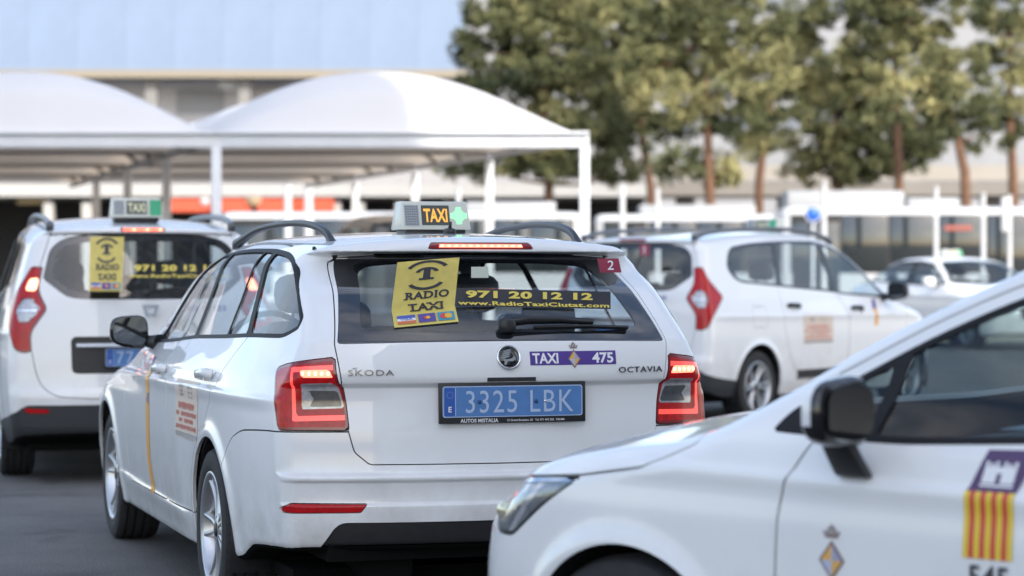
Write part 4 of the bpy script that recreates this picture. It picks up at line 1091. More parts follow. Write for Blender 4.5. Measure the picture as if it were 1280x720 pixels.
def notice(car, parent, s, xr, xf, z1, z0):
    """paper notice with red print on a rear door: xr rear edge, xf front edge"""
    sg = -s
    def P(o):
        def place(q):   # q 0..1 across as seen
            x = (xf+(xr-xf)*q[:, 0]) if s > 0 else (xr+(xf-xr)*q[:, 0])
            return car.side(s, .0012+o)(np.stack([x, z0+(z1-z0)*q[:, 1]], 1))
        return place
    g, t = grid2([(0, 0), (1, 0), (1, 1), (0, 1)], .12); n_ = decal('door_notice', g, t, P(0), TAN, parent)
    R = lambda nm, a, c, d, e, m: decal(nm, [(a, d), (c, d), (c, e), (a, e)], [(0, 1, 2), (0, 2, 3)], P(.0008), m, n_)
    def TX(tx, cx, cy, w, h, m):
        # print too small to read: one ragged row of letter-sized strokes
        n = len(tx); V = []; T = []
        for i, ch in enumerate(tx):
            if ch == ' ': continue
            x0 = cx-w/2+w*i/n; x1 = x0+w/n*.74; q = (ord(ch) % 3)*.12
            for (a_, c_, d_, e_) in ((x0, x0+(x1-x0)*.34, 0, 1), (x0, x1, .80-q, 1-q), (x1-(x1-x0)*.3, x1, q, .9)):
                k = len(V); V += [(a_, cy+d_*h), (c_, cy+d_*h), (c_, cy+e_*h), (a_, cy+e_*h)]; T += [(k, k+1, k+2), (k, k+2, k+3)]
        decal('notice_lettering', np.array(V), T, P(.0016), m, n_)
    TX('aaaaa', .30, .86, .18, .055, GREYP); TX('aaa', .30, .79, .12, .05, GREYP); TX('aaaaa', .30, .72, .17, .05, GREYP); TX('aa a', .68, .86, .2, .05, GREYP); TX('a a', .68, .78, .18, .045, GREYP); TX('a a', .68, .70, .18, .045, GREYP)
    TX('abcabcab', .5, .50, .70, .12, NRED); TX('ab cabcabcab', .5, .38, .9, .08, NRED); TX('ab cabca', .5, .27, .62, .075, NRED); TX('abcabcabc', .5, .15, .9, .08, NRED)
    R('notice_footer', .02, .98, .02, .10, GREYP)
# ---------------------------------------------------------------- the two people-carrier taxis
def build_mpv(loc, yaw, label, lit, plate_no, seen):
    """seen: 'left' car behind on the left (notice and phone on the glass) or 'right' car (number sticker, strip)"""
    root = empty('people_carrier_taxi', (loc[0], loc[1], 0), PI/2-yaw, label, 'taxi', 'people carrier taxis')
    fine = .018
    car = Car(MPV, ax((-.98, -.4, fine), (-.4, 3.8, .032)), ax((-1.0, 1.0001, .02)), ax((.17, .3, .025), (.3, 1.6, .018), (1.6, 1.80, .02)), root)
    arches(car, (-.02, 2.83), .316, .365, None, .50, .86)
    obj_tri('underbody', car.cut(lambda M: np.maximum(M[1][:, 2]+.62, M[0][:, 2]-.42), 0), UND, root)
    dlo = round_poly([(-.36, 1.34), (-.30, 1.245), (-.2, 1.205), (.37, 1.172), (1.37, 1.115), (1.6, 1.09), (2.50, 1.05), (2.15, 1.28), (1.85, 1.46), (1.6, 1.54), (1.3, 1.578), (.66, 1.570), (.1, 1.545), (-.25, 1.505)], [.05, .05, .06, .2, .1, .1, .02, .1, .1, .1, .1, .2, .2, .09])
    frames = {s: car.cut(f_xz(dlo, s), 0) for s in (1, -1)}
    rw = [(0, 1.546), (.35, 1.541), (.50, 1.508), (.572, 1.443), (.617, 1.262), (.475, 1.150), (.40, 1.138), (0, 1.135)]
    rw = round_poly(rw+[(-y, z) for y, z in rw[::-1][1:-1]], [.1, .06, .05, .04, .02, .03, .05, .1, .05, .03, .02, .04, .05, .06])
    rg = car.cut(f_yz(rw, -.2), .002)
    ws = round_poly([(0, 1.60), (.5, 1.575), (.63, 1.53), (.76, 1.10), (.4, 1.07), (0, 1.06), (-.4, 1.07), (-.76, 1.10), (-.63, 1.53), (-.5, 1.575)], .05)
    obj_tri('windscreen', car.cut(f_yz(ws, None, 1.4), 0), GL_SCREEN, root)
    obj_tri('cabin_lining', clip(car.M, np.maximum(.36-car.M[0][:, 2], -np.maximum(1.52-car.M[0][:, 2], car.M[0][:, 0]+.56))), LINING, root, off=-.03)
    q = sdf_poly(rg[0][:, 1], rg[0][:, 2], rw)
    gi, go = split(rg, q+.045)
    for s in (1, -1):
        lp = round_poly([(.815, 1.335), (.91, 1.34), (.965, 1.235), (1.165, 1.088), (.985, .905), (.94, .83), (.855, .805), (.79, .815), (.805, .93), (.695, 1.078), (.80, 1.20)], [.01, .02, .06, .03, .06, .04, .03, .01, .04, .03, .05])
        M = car.cut(f_wrap(lp, s, -.87, .2), .004); u = lambda Q: s*Q[0][:, 1]+Q[0][:, 0]+.87
        hexa = round_poly([(.83, 1.150), (.742, 1.08), (.82, .99), (.90, .99), (.955, 1.07), (.90, 1.145)], .02)
        d = sdf_poly(u(M), M[0][:, 2], hexa)
        ring, M2 = split(M, np.abs(d+.004)-.007); clr, M = split(M2, sdf_poly(u(M2), M2[0][:, 2], hexa))
        hot, M = split(M, sdf_poly(u(M), M[0][:, 2], round_poly([(.815, 1.265), (.885, 1.265), (.90, 1.19), (.81, 1.185)], .02)))
        edge, M = split(M, -(sdf_poly(u(M), M[0][:, 2], lp)+.014))
        lamp = obj_tri('tail_lamp', M, RED, root, rim=.012, off=.004)
        obj_tri('lamp_edge', edge, REDD, lamp, rim=.012, off=.003); obj_tri('lamp_ring', ring, REDD, lamp, off=.004)
        a, b_ = split(clr, np.abs(clr[0][:, 2]-1.068)-.004)
        obj_tri('reversing_lens', b_, CLEARL, lamp, off=.003); obj_tri('lens_bar', a, CHROME, lamp, off=.004)
        obj_tri('stop_light', hot, REDHOT if lit else RED, lamp, off=.004)
    # tailgate
    h = [(0, 1.7), (.55, 1.7), (.57, 1.52), (.632, 1.34), (.66, 1.25), (.72, 1.10), (.72, .9), (.688, .81), (.672, .705), (.635, .60), (.545, .537), (.3, .524), (0, .521)]
    tg = round_poly(h+[(-y, z) for y, z in h[::-1][1:-1]], .05)
    def ft(M): return np.maximum(sdf_poly(M[0][:, 1], M[0][:, 2], tg), M[0][:, 0]+.40+.20*sstep(M[0][:, 2], 1.44, 1.5))
    T = car.cut(ft, .005)
    br, T = split(T, sdf_poly(T[0][:, 1], T[0][:, 2], round_poly([(-.14, 1.556), (.14, 1.556), (.14, 1.582), (-.14, 1.582)], .005)), .003)
    rc, T = split(T, sdf_poly(T[0][:, 1], T[0][:, 2], round_poly([(-.45, .68), (.45, .68), (.455, .905), (-.455, .905)], .035)), .003)
    tail = obj_tri('tailgate', T, PAINT, root, rim=.014)
    bl = obj_tri('brake_light', br, REDD, tail, rim=.01)
    if lit:
        for k in range(9):
            y = -.11+.22*k/8; P = hit(car.F, np.array([(-.5, y, 1.569)]), 0, -1, .6); b = MB(); b.blob((P[0][0]-.002, y, 1.569), (.004, .013, .007), 3, 8, 5); b.build('light_point', REDLIT if k % 3 else REDHOT, bl)
    rec = obj_tri('plate_recess', rc, BLK, tail, rim=.02, off=-.014)
    b = MB(); P = car.rear(-.008)(np.array([(y, .857) for y in np.linspace(.43, -.43, 9)]))[0]; b.sweep([tuple(p) for p in P], [(-.007, -.010), (.007, -.010), (.007, .010), (-.007, .010)]); b.build('chrome_strip', CHROME, rec)
    plate(rec, -.845, -.012, .778, .03, plate_no, '', None, numw=.22 if plate_no else .4, numc=-.085)
    V = np.array([(.052, .072), (-.052, .072), (-.052, .050), (.052, .050), (.040, .050), (.018, .050), (.002, 0), (-.016, 0), (-.018, .050), (-.040, .050), (-.028, .0), (.030, 0)])
    decal('badge', np.array([(.052, .072), (-.052, .072), (-.046, .052), (.046, .052), (.046, .052), (.022, .052), (.012, .0), (.030, .0), (-.022, .052), (-.046, .052), (-.030, .0), (-.012, .0), (.030, .018), (.030, 0), (-.030, 0), (-.030, .018)])+np.array([-.022, 1.028]), [(0, 1, 2), (0, 2, 3), (4, 5, 6), (4, 6, 7), (8, 9, 10), (8, 10, 11), (12, 13, 14), (12, 14, 15)], car.rear(.008), CHROME, tail, thick=.008)
    frit = obj_tri('rear_window', go, MATS['black_glass_border'], root, rim=.01, off=-.002); obj_tri('pane', gi, GL_REAR, frit, off=-.002)
    P = lambda y, z, o=.02: (lambda r: tuple(r[0][0]+r[1][0]*o))(car.rear(0)(np.array([(y, z)])))
    b = MB(); b.blob(P(-.0, 1.168, .015), (.025, .03, .025), 3, 10, 6); b.sweep([P(0, 1.172, .03), P(-.15, 1.188, .03), P(-.30, 1.198, .02)], [(-.008, -.012), (.008, -.012), (.006, .010), (-.006, .010)], True, up=(-.8, 0, .5)); b.sweep([P(-.02, 1.180, .012), P(-.42, 1.196, .012)], [(-.004, -.008), (.004, -.008), (.004, .008), (-.004, .008)], up=(-.8, 0, .5)); b.build('rear_wiper', BLK, root)
    # black lower bumper
    def fb(M):
        V = M[0]; u = np.abs(V[:, 1])+V[:, 0]+.87; top = np.interp(u, [0, .80, .90, 1.05, 1.35, 3], [.487, .484, .44, .41, .375, .37]); return np.maximum(V[:, 2]-top, V[:, 0]+.1)
    B = car.cut(fb, .004)
    for s in (1, -1):
        r, B = split(B, np.maximum(sdf_poly(B[0][:, 1], B[0][:, 2], round_poly([(s*.735, .470), (s*.585, .462), (s*.59, .434), (s*.735, .438)], .006)), B[0][:, 0]+.5), .003); obj_tri('rear_reflector', r, RED, root, rim=.006, off=-.001)
    obj_tri('rear_bumper', B, mat('textured_bumper', (.022, .024, .028), .6, bump=.15, bscale=200), root, rim=.014)
    # doors
    fd = round_poly([(1.575, .35), (1.575, .60), (1.60, .90), (1.52, 1.06), (1.50, 1.13), (2.0, 1.10), (2.52, 1.06), (2.72, .96), (2.70, .7), (2.42, .5), (2.36, .35)], [.02, .1, .08, .03, 0, 0, .03, .05, .1, .08, .03])
    rd = round_poly([(1.565, .35), (1.565, .60), (1.59, .90), (1.51, 1.06), (1.49, 1.13), (1.0, 1.15), (.40, 1.19), (.41, .82), (.50, .58), (.62, .40), (.64, .35)], [.02, .1, .08, .03, 0, 0, .03, .05, .08, .03, .01])
    dark = mat('pillar_black', (.02, .021, .024), .3)
    for s in (1, -1):
        Mf = car.cut(f_door(fd, dlo, s, .028, 1.475, 2.6), .006); Mr = car.cut(f_door(rd, dlo, s, .028, .47, 1.465), .006); fr = frames[s]; X, Z = fr[0][:, 0], fr[0][:, 2]
        inn = sdf_poly(X, Z, dlo)+.020
        pl = lambda x0, x1: X-(x0+(x1-x0)*(Z-1.1)/.45)
        dC, dB = pl(.415, .57), pl(1.47, 1.40)
        areas = [np.maximum(.055-dB, inn), np.maximum(np.maximum(dB+.055, .035-dC), inn), np.maximum(dC+.035, inn)]
        door = obj_tri('front_door', Mf, PAINT, root, rim=.014); rdoor = obj_tri('rear_door', Mr, PAINT, root, rim=.014)
        obj_tri('window_surround', clip(fr, -np.minimum.reduce(areas)), dark, root, rim=.004, off=.001)
        for a, p in zip(areas, (door, rdoor, root)): obj_tri('side_window', clip(fr, a), GL_SIDE if p is not root else GL_REAR, p, off=-.004, rim=.003)
        handle(door, car, 1.76, .955, s, BLK); handle(rdoor, car, .60, .995, s, BLK)
        g, t = grid2([(.66, .36), (1.555, .36), (1.555, .435), (.64, .435)], .05); decal('door_moulding', g, t, car.side(s, .006), BLK, rdoor, thick=.01)
        g, t = grid2([(1.585, .36), (2.36, .36), (2.38, .435), (1.585, .435)], .05); decal('door_moulding', g, t, car.side(s, .006), BLK, door, thick=.01)
        mirror(door, (2.36, s*.955, 1.115), s, BLK, (2.36, s*.80, 1.06), (.06, .10, .085))
        for poly, m, nm in (([(2.17, 1.045), (2.235, 1.045), (2.15, .955), (2.085, .955)], PURP, 'purple_band'), ([(2.085, .952), (2.15, .952), (2.13, .80), (2.065, .80)], ORA, 'orange_band')):
            g, t = grid2(poly, .03); decal(nm, g, t, car.side(s, .0015), m, door)
        notice(car, rdoor, s, .735, 1.275, .922, .661)
    if True:
        ff = car.cut(f_xz(round_poly([(-.12, 1.0), (.11, 1.0), (.12, .822), (-.12, .822)], .03), -1), .004); obj_tri('fuel_flap', ff, PAINT, root, rim=.01)
    obj_tri('bonnet', car.cut(f_xy(round_poly([(2.78, -.66), (2.74, 0), (2.78, .66), (3.4, .60), (3.50, 0), (3.4, -.60)], .08), .6), .005), PAINT, root, rim=.012)
    for s in (1, -1): obj_tri('head_lamp', car.cut(lambda M: np.maximum(sdf_poly(s*M[0][:, 1], M[0][:, 2], round_poly([(.42, .74), (.45, .64), (.78, .66), (.86, .84), (.75, .84)], .02)), 3.0-M[0][:, 0]), .005), CLEARL, root, rim=.01)
    obj_tri('grille', car.cut(lambda M: np.maximum(sdf_poly(M[0][:, 1], M[0][:, 2], round_poly([(-.38, .72), (.38, .72), (.34, .58), (-.34, .58)], .03)), 3.0-M[0][:, 0]), .005), BLK, root, rim=.01, off=-.01)
    obj_tri('body', car.M, PAINT, root, rim=.014)
    b = MB(); b.box((1.3, 0, .22), (3.9, 1.4, .05)); b.box((-.55, 0, .38), (.4, 1.2, .12)); b.tube([(-.75, -.38, .28), (-.2, -.38, .28)], .08, 12); b.build('chassis', UND, root)
    for x in (0, 2.81):
        for s in (1, -1): wheel(root, x, s*.742, .312, s, .312, .212, 'b')
    seats(root, 1.25, .35, .58, 1.6, .36); cabin(root, 1.95, 1.08, 2.6, .66, -.7, 2.7, 1.62)
    if seen == 'left':
        rear_sticker(car, frit, (.346, 1.518), (.140, 1.519), (.154, 1.185), (.353, 1.186), .003)
        phone_strip(car, frit, .115, -.50, 1.262, 1.360, 0, False, .003)
    else:
        g, t = grid2([(-.222, 1.53), (-.318, 1.53), (-.322, 1.434), (-.226, 1.434)], .03); r2 = decal('number_sticker', g, t, car.rear(.002), MATS['sticker_red'], frit)
        V, T = text_mesh('1', .01); decal('sticker_lettering', np.stack([-V[:, 0]*.07-.27, V[:, 1]*.065+1.45], 1), T, car.rear(.003), WHT, r2)
    prr = lambda o: (lambda q: car.rear(.001+o)(np.stack([-q[:, 0], q[:, 1]], 1)))
    for tx, cx, ww in (('TAXI', .265, .09), ('133', .45, .075)):
        V, T = text_mesh(tx, .04); decal('strip_lettering', V*np.array([ww/(V[:, 0].max()-V[:, 0].min()), .036])+np.array([cx, 1.062]), T, prr(.001), PURP, tail)
    arms_badge(tail, lambda o: prr(.001+o), .358, 1.078, .022)
    roof_rails(root, [(-.60, .565, 1.588), (-.42, .575, 1.628), (-.1, .58, 1.652), (.5, .575, 1.675), (1.2, .56, 1.672), (1.6, .55, 1.63), (1.8, .55, 1.575)], .030, .036, mat('rail_light', (.14, .145, .155), .35, .4))
    if seen == 'left': roof_sign(root, -.25, 0, 1.652, .33, .125, 'plain')
    else: roof_sign(root, 1.30, -.15, 1.668, .33, .115, 'plain')
    return root

# ---------------------------------------------------------------- the hatchback nosing in on the right
def build_hatch():
    root = empty('hatchback_taxi', (.854, 6.549, 0), PI/2+.829, 'white hatchback taxi nosing in at the right foreground with striped flag on door', 'taxi')
    car = Car(HATCH, ax((-3.4, -1.6, .035), (-1.6, .9, .015)), ax((-1.0, .45, .03), (.45, 1.0001, .015)), ax((.17, .3, .025), (.3, 1.1, .015), (1.1, 1.52, .016)), root)
    arches(car, (-.02, -2.62), .30, .355, None, .50, .885)
    obj_tri('underbody', car.cut(lambda M: np.maximum(M[1][:, 2]+.62, M[0][:, 2]-.42), 0), UND, root)
    dlo = round_poly([(-.425, .945), (-.46, 1.0), (-.60, 1.068), (-.79, 1.168), (-1.05, 1.280), (-1.4, 1.362), (-1.9, 1.40), (-2.6, 1.36), (-2.9, 1.2), (-2.8, 1.08), (-1.5, .968), (-1.1, .947), (-.76, .930)], [.01, .04, .1, .1, .15, .15, .1, .1, .05, .05, .1, .1, .1])
    frames = {s: car.cut(f_xz(dlo, s), 0) for s in (1, -1)}
    ws = round_poly([(0, 1.41), (.5, 1.385), (.60, 1.33), (.735, 1.02), (.4, .985), (0, .98), (-.4, .985), (-.735, 1.02), (-.60, 1.33), (-.5, 1.385)], .04)
    def fws(M): return np.maximum(np.maximum(sdf_poly(M[0][:, 1], M[0][:, 2], ws), -1.6-M[0][:, 0]), M[0][:, 0]+.12)
    obj_tri('windscreen', car.cut(fws, .004), GL_SCREEN, root, off=-.003)
    rwp = round_poly([(0, 1.36), (.5, 1.34), (.60, 1.05), (0, 1.03), (-.60, 1.05), (-.5, 1.34)], .05); obj_tri('rear_window', car.cut(f_yz(rwp, -2.6), .004), GL_REAR, root, off=-.003)
    obj_tri('cabin_lining', clip(car.M, .36-car.M[0][:, 2]), LINING, root, off=-.03)
    for s in (1, -1):
        lp = round_poly([(.135, .808), (.28, .800), (.42, .785), (.53, .760), (.50, .64), (.40, .640), (.27, .730)], [.01, .05, .05, .02, .03, .02, .05])
        M = car.cut(f_xz(lp, s, .42), .005); d = sdf_poly(M[0][:, 0], M[0][:, 2], lp)
        top, M = split(M, np.minimum(d*0+1, np.interp(M[0][:, 0], [.13, .28, .45, .62, .75], [.808-.012, .800-.014, .785-.016, .745-.014, .69])-M[0][:, 2]))
        edge, M = split(M, -(sdf_poly(M[0][:, 0], M[0][:, 2], lp)+.010))
        dk, M = split(M, np.abs((M[0][:, 0]-.36)+(M[0][:, 2]-.71)*.9)-.012)
        hl = obj_tri('head_lamp', M, mat('head_lens', (.20, .22, .24), .08, .5, coat=1, var=.5, vscale=18), root, rim=.01, off=-.004)
        obj_tri('lens_top', top, mat('lens_sky', (.34, .40, .48), .06, .6, coat=1), hl, rim=.006, off=-.001); obj_tri('lamp_edge', edge, DARKL, hl, off=-.002); obj_tri('lens_rib', dk, CLEARL, hl, off=-.004)
        for cx, cz, r in ((.47, .695, .030),):
            P = hit(car.F, np.array([(cx, s*.6, cz)]), 1, s, .6); b = MB(); b.blob((P[0][0], P[0][1]-.012*s, cz), (r, .016, r*.9), 2, 16, 8); b.build('light_lens', mat('warm_lens', (.65, .62, .45), .1, .6, coat=1), hl)
    zl = lambda x: np.interp(x, [-.3, -.262, -.185, -.064, .139, .4, .6, .8], [.953, .937, .896, .843, .812, .79, .75, .68])
    fbn = lambda M: np.maximum(np.maximum(zl(M[0][:, 0])-M[0][:, 2], -.205-M[0][:, 0]+.11*np.clip(1-np.abs(M[0][:, 1])/.75, 0, 1)), M[0][:, 0]-.70)
    obj_tri('bonnet', car.cut(fbn, .007), PAINT, root, rim=.014)
    fd = round_poly([(-.475, .34), (-.477, .62), (-.484, .764), (-.502, .84), (-.546, .913), (-.57, .95), (-.9, .96), (-1.60, .99), (-1.58, .9), (-1.55, .34)], [.02, .1, .05, .05, .01, 0, 0, 0, .05, .03])
    rd = round_poly([(-1.60, .34), (-1.59, .9), (-1.61, .99), (-2.45, 1.06), (-2.45, .95), (-2.30, .7), (-2.22, .34)], .02)
    for s in (1, -1):
        Mf = car.cut(f_door(fd, dlo, s, .030, -1.60, -.555), .007); Mr = car.cut(f_door(rd, dlo, s, .030, -2.6, -1.606), .006); fr = frames[s]; X, Z = fr[0][:, 0], fr[0][:, 2]; inn = sdf_poly(X, Z, dlo)+.016
        dA = X-(-.695-.045*(Z-.93)/.22); dB = X+1.62
        areas = [np.maximum(np.maximum(.018-dA, inn), X+.52), np.maximum(np.maximum(dA+.018, .05-dB), inn), np.maximum(dB+.05, inn)]
        door = obj_tri('front_door', Mf, PAINT, root, rim=.016); rdoor = obj_tri('rear_door', Mr, PAINT, root, rim=.014)
        obj_tri('window_surround', clip(fr, -np.minimum.reduce(areas)), TRIM, root, rim=.004, off=.001)
        for a, p in zip(areas, (door, door, rdoor)): obj_tri('side_window', clip(fr, a), GL_DARK, p, off=-.004, rim=.003)
        handle(door, car, -1.46, .86, s, MATS['handle_white']); handle(rdoor, car, -2.3, .88, s, MATS['handle_white'])
        # two-tone mirror on a stalk that stands on the door
        b = MB(); c = (-.72, s*.985, 1.008)
        b.blob(c, (.075, .105, .078), 3.2, 24, 14, lambda v: (c[0]+(v[0]-c[0])*(.62 if v[0] > c[0] else .45), v[1], c[2]+(v[2]-c[2])*(1-.12*(v[1]-c[1])*s/.105)))
        b2 = MB(); b2.v, b2.f, b2.sm = b.v, b.f, b.sm; b2.m = [1 if np.mean([b.v[i][2] for i in f]) > c[2]-.015 and np.mean([b.v[i][0] for i in f]) > c[0]-.002 else 0 for f in b.f]
        mr = b2.build('door_mirror', [GLOSSBLK, PAINT], door)
        b = MB(); P_ = lambda v: math.copysign(abs(v)**.6, v); vs = [(c[0]-.0375, c[1]+P_(math.cos(a))*.088*s, c[2]+P_(math.sin(a))*.062) for a in np.linspace(0, 2*PI, 29)[:-1]]; b.add(vs, [tuple(range(28))]); b.build('mirror_glass', mat('mirror_bright', (.30, .32, .32), .03, 1), mr)
        b = MB(); b.add([(-.665, s*.945, .94), (-.745, s*.945, .94), (-.745, s*.985, .94), (-.665, s*.985, .94), (-.64, s*.855, .852), (-.735, s*.855, .852), (-.74, s*.90, .858), (-.65, s*.90, .858)], [(0, 1, 2, 3), (4, 7, 6, 5), (0, 4, 5, 1), (1, 5, 6, 2), (2, 6, 7, 3), (3, 7, 4, 0)]); b.build('mirror_foot', BLK, mr, bevel=.01)
        # flag band: purple with a white castle above red and yellow stripes
        lay = lambda o: car.side(s, .0025+o)
        g, t = grid2([(-1.02, .932), (-1.145, .936), (-1.105, .843), (-.985, .843)], .01); fl = decal('flag_band', g, t, lay(0), mat('flag_purple', (.085, .045, .125), .4), door)
        n = 9
        for k in range(n):
            xa = -.980-.122*k/n; xb = -.980-.122*(k+1)/n
            g, t = grid2([(xa, .70), (xb, .70), (xb-.003, .843), (xa-.003, .843)], .01); decal('flag_stripe', g, t, lay(0), mat('flag_yellow', (.78, .56, .05), .4) if k % 2 == 0 else mat('flag_red', (.60, .07, .05), .4), fl)
        cs = [((0, -.02), (1, .06)), ((.02, .10), (.43, .60)), ((.57, .10), (.98, .60)), ((.43, .40), (.57, .60)), ((.02, .60), (.11, .76)), ((.17, .60), (.27, .70)), ((.32, .60), (.41, .76)), ((.57, .60), (.66, .76)), ((.71, .60), (.81, .70)), ((.88, .60), (.98, .76))]
        for (a0, b0), (a1, b1) in cs:
            q = np.array([(a0, b0), (a1, b0), (a1, b1), (a0, b1)]); X_ = -1.012-.082*q[:, 0]-.012*q[:, 1]; Z_ = .855+.07*q[:, 1]
            decal('flag_castle', np.stack([X_, Z_], 1), [(0, 1, 2), (0, 2, 3)], lay(.0012), WHT, fl)
        V, T = text_mesh('545', .02); sx = .10/(V[:, 0].max()-V[:, 0].min()); decal('door_number', np.stack([-s*V[:, 0]*sx-1.045, .635+V[:, 1]*.052], 1), T, lay(.001), mat('number_ink', (.05, .05, .06), .4), door)
        arms_badge(door, lambda o: (lambda q: car.side(s, .0015+o)(np.stack([-s*q[:, 0]-.637, q[:, 1]], 1))), 0, .665, .036)
    obj_tri('body', car.M, PAINT, root, rim=.016)
    b = MB(); b.box((-1.3, 0, .22), (3.4, 1.4, .05)); b.build('chassis', UND, root)
    for x in (0, -2.6):
        for s in (1, -1): wheel(root, x, s*.755, .305, s, .305, .212, 'a')
    seats(root, -1.62, -2.35, .48, 1.4, .34)
    cabin(root, -.93, .93, -.35, .64, -2.8, -.3, -1.16)
    # sheet of paper lying behind the screen
    b = MB(); b.box((-.86, .22, .945), (.22, .36, .002), .2); b.build('dashboard_paper', mat('blue_grey_paper', (.42, .50, .58), .6), root)
    return root

# ---------------------------------------------------------------- the saloon waiting in the sun
def build_saloon(loc, yaw, sc):
    root = empty('saloon_taxi', (loc[0], loc[1], 0), PI/2-yaw, 'white saloon taxi in full sun at the right, facing the camera beside the buses', 'taxi'); root.scale = (sc, sc, sc)
    car = Car(SEDAN, ax((-1.3, 3.7, .04)), ax((-1.0, 1.0001, .035)), ax((.15, 1.6, .03)), root)
    arches(car, (0, 2.75), .32, .37, None, .5, .88)
    dlo = round_poly([(2.1, 1.02), (1.8, 1.20), (1.45, 1.365), (1.0, 1.41), (.4, 1.40), (-.05, 1.25), (-.35, 1.06), (.5, 1.03), (1.3, 1.0)], .06)
    fr = {s: car.cut(f_xz(dlo, s), 0) for s in (1, -1)}
    ws = round_poly([(0, 1.42), (.5, 1.40), (.60, 1.36), (.76, 1.04), (0, 1.0), (-.76, 1.04), (-.60, 1.36), (-.5, 1.40)], .05)
    obj_tri('windscreen', car.cut(f_yz(ws, None, 1.3), 0), GL_SCREEN, root); obj_tri('rear_window', car.cut(f_yz(ws, 0), 0), GL_REAR, root)
    obj_tri('cabin_lining', clip(car.M, .36-car.M[0][:, 2]), LINING, root, off=-.03)
    fd = [(1.0, .35), (1.02, .9), (.95, 1.2), (2.1, 1.2), (2.15, .95), (2.2, .7), (2.1, .35)]; rd = [(.99, .35), (1.01, .9), (.94, 1.2), (-.2, 1.2), (-.1, .9), (.2, .7), (.36, .35)]
    for s in (1, -1):
        Mf = car.cut(f_xz(fd, s), .008); Mr = car.cut(f_xz(rd, s), .008); door = obj_tri('front_door', Mf, PAINT, root, rim=.014); rdoor = obj_tri('rear_door', Mr, PAINT, root, rim=.014)
        F_ = fr[s]; X, Z = F_[0][:, 0], F_[0][:, 2]; inn = sdf_poly(X, Z, dlo)+.03; dB = X-(.98-.1*(Z-1)); a1 = np.maximum(.04-dB, inn); a2 = np.maximum(dB+.04, inn)
        obj_tri('window_surround', clip(F_, -np.minimum(a1, a2)), TRIM, root); obj_tri('side_window', clip(F_, a1), GL_SIDE, door, off=-.004); obj_tri('side_window', clip(F_, a2), GL_SIDE, rdoor, off=-.004)
        mirror(door, (1.83, s*.98, 1.06), s, PAINT, (1.83, s*.82, 1.0), (.07, .11, .08)); handle(door, car, 1.15, .86, s, PAINT); handle(rdoor, car, .15, .87, s, PAINT)
        obj_tri('head_lamp', car.cut(lambda M: np.maximum(sdf_poly(s*M[0][:, 1], M[0][:, 2], round_poly([(.40, .68), (.45, .58), (.78, .60), (.86, .76), (.75, .76)], .02)), 2.9-M[0][:, 0]), .006), CLEARL, root, rim=.01)
        obj_tri('tail_lamp', car.cut(f_wrap([(.55, .85), (.55, .70), (1.0, .70), (1.0, .85)], s, -1.14, -.7), .006), RED, root, rim=.01)
    obj_tri('grille', car.cut(lambda M: np.maximum(sdf_poly(M[0][:, 1], M[0][:, 2], round_poly([(-.38, .66), (.38, .66), (.34, .48), (-.34, .48)], .03)), 3.0-M[0][:, 0]), .005), BLK, root, rim=.01, off=-.01)
    obj_tri('bonnet', car.cut(f_xy(round_poly([(2.42, -.70), (2.38, 0), (2.42, .70), (3.2, .62), (3.35, 0), (3.2, -.62)], .08), .6), .008), PAINT, root, rim=.012)
    obj_tri('body', car.M, PAINT, root, rim=.014)
    for x in (0, 2.75):
        for s in (1, -1): wheel(root, x, s*.76, .317, s, .317, .222, 'a')
    seats(root, 1.05, .12, .50, 1.4); cabin(root, 1.75, 1.0, 2.2, .68, -.9, 2.3, 1.45)
    rs = roof_sign(root, .95, 0, 1.49, .36, .10, 'plain')
    return root

# ---------------------------------------------------------------- dark van parked under the canopy, only its top shows
def build_van():
    root = empty('parked_van', (-1.55, 35.2, 0), PI/2+.28, 'dark grey van parked under the canopy, only its roof showing over the middle taxi', 'van'); root.scale = (1.0, .95, 1.27)
    car = Car(MPV, ax((-1.0, 3.8, .05)), ax((-1.0, 1.0001, .04)), ax((.15, 1.8, .04)), root); dp = mat('dark_van_paint', (.05, .055, .06), .35, coat=1)
    arches(car, (0, 2.81), .30, .36, None, .5, .86)
    for s in (1, -1): g = car.cut(f_xz(round_poly([(-.3, 1.2), (2.45, 1.08), (1.7, 1.50), (-.2, 1.50)], .06), s), .01); obj_tri('side_window', g, GL_DARK, root, off=-.004)
    obj_tri('rear_window', car.cut(f_yz(round_poly([(-.55, 1.48), (.55, 1.48), (.62, 1.12), (-.62, 1.12)], .05), -.2), .01), GL_DARK, root, off=-.004)
    obj_tri('windscreen', car.cut(f_yz(round_poly([(-.55, 1.55), (.55, 1.55), (.75, 1.10), (-.75, 1.10)], .05), None, 1.4), .01), GL_DARK, root, off=-.004)
    obj_tri('body', car.M, dp, root, rim=.014)
    for s in (1, -1):
        for x in (0, 2.81): wheel(root, x, s*.742, .30, s, .30, .212, 'b')
# ---------------------------------------------------------------- surroundings (world metres: x right, y away from the camera, z up)
def gx_(px, d): return (px-640)/3022*d
def gz_(py, d): return 1.325+(336-py)/3022*d
random.seed(7); rng = np.random.default_rng(11)

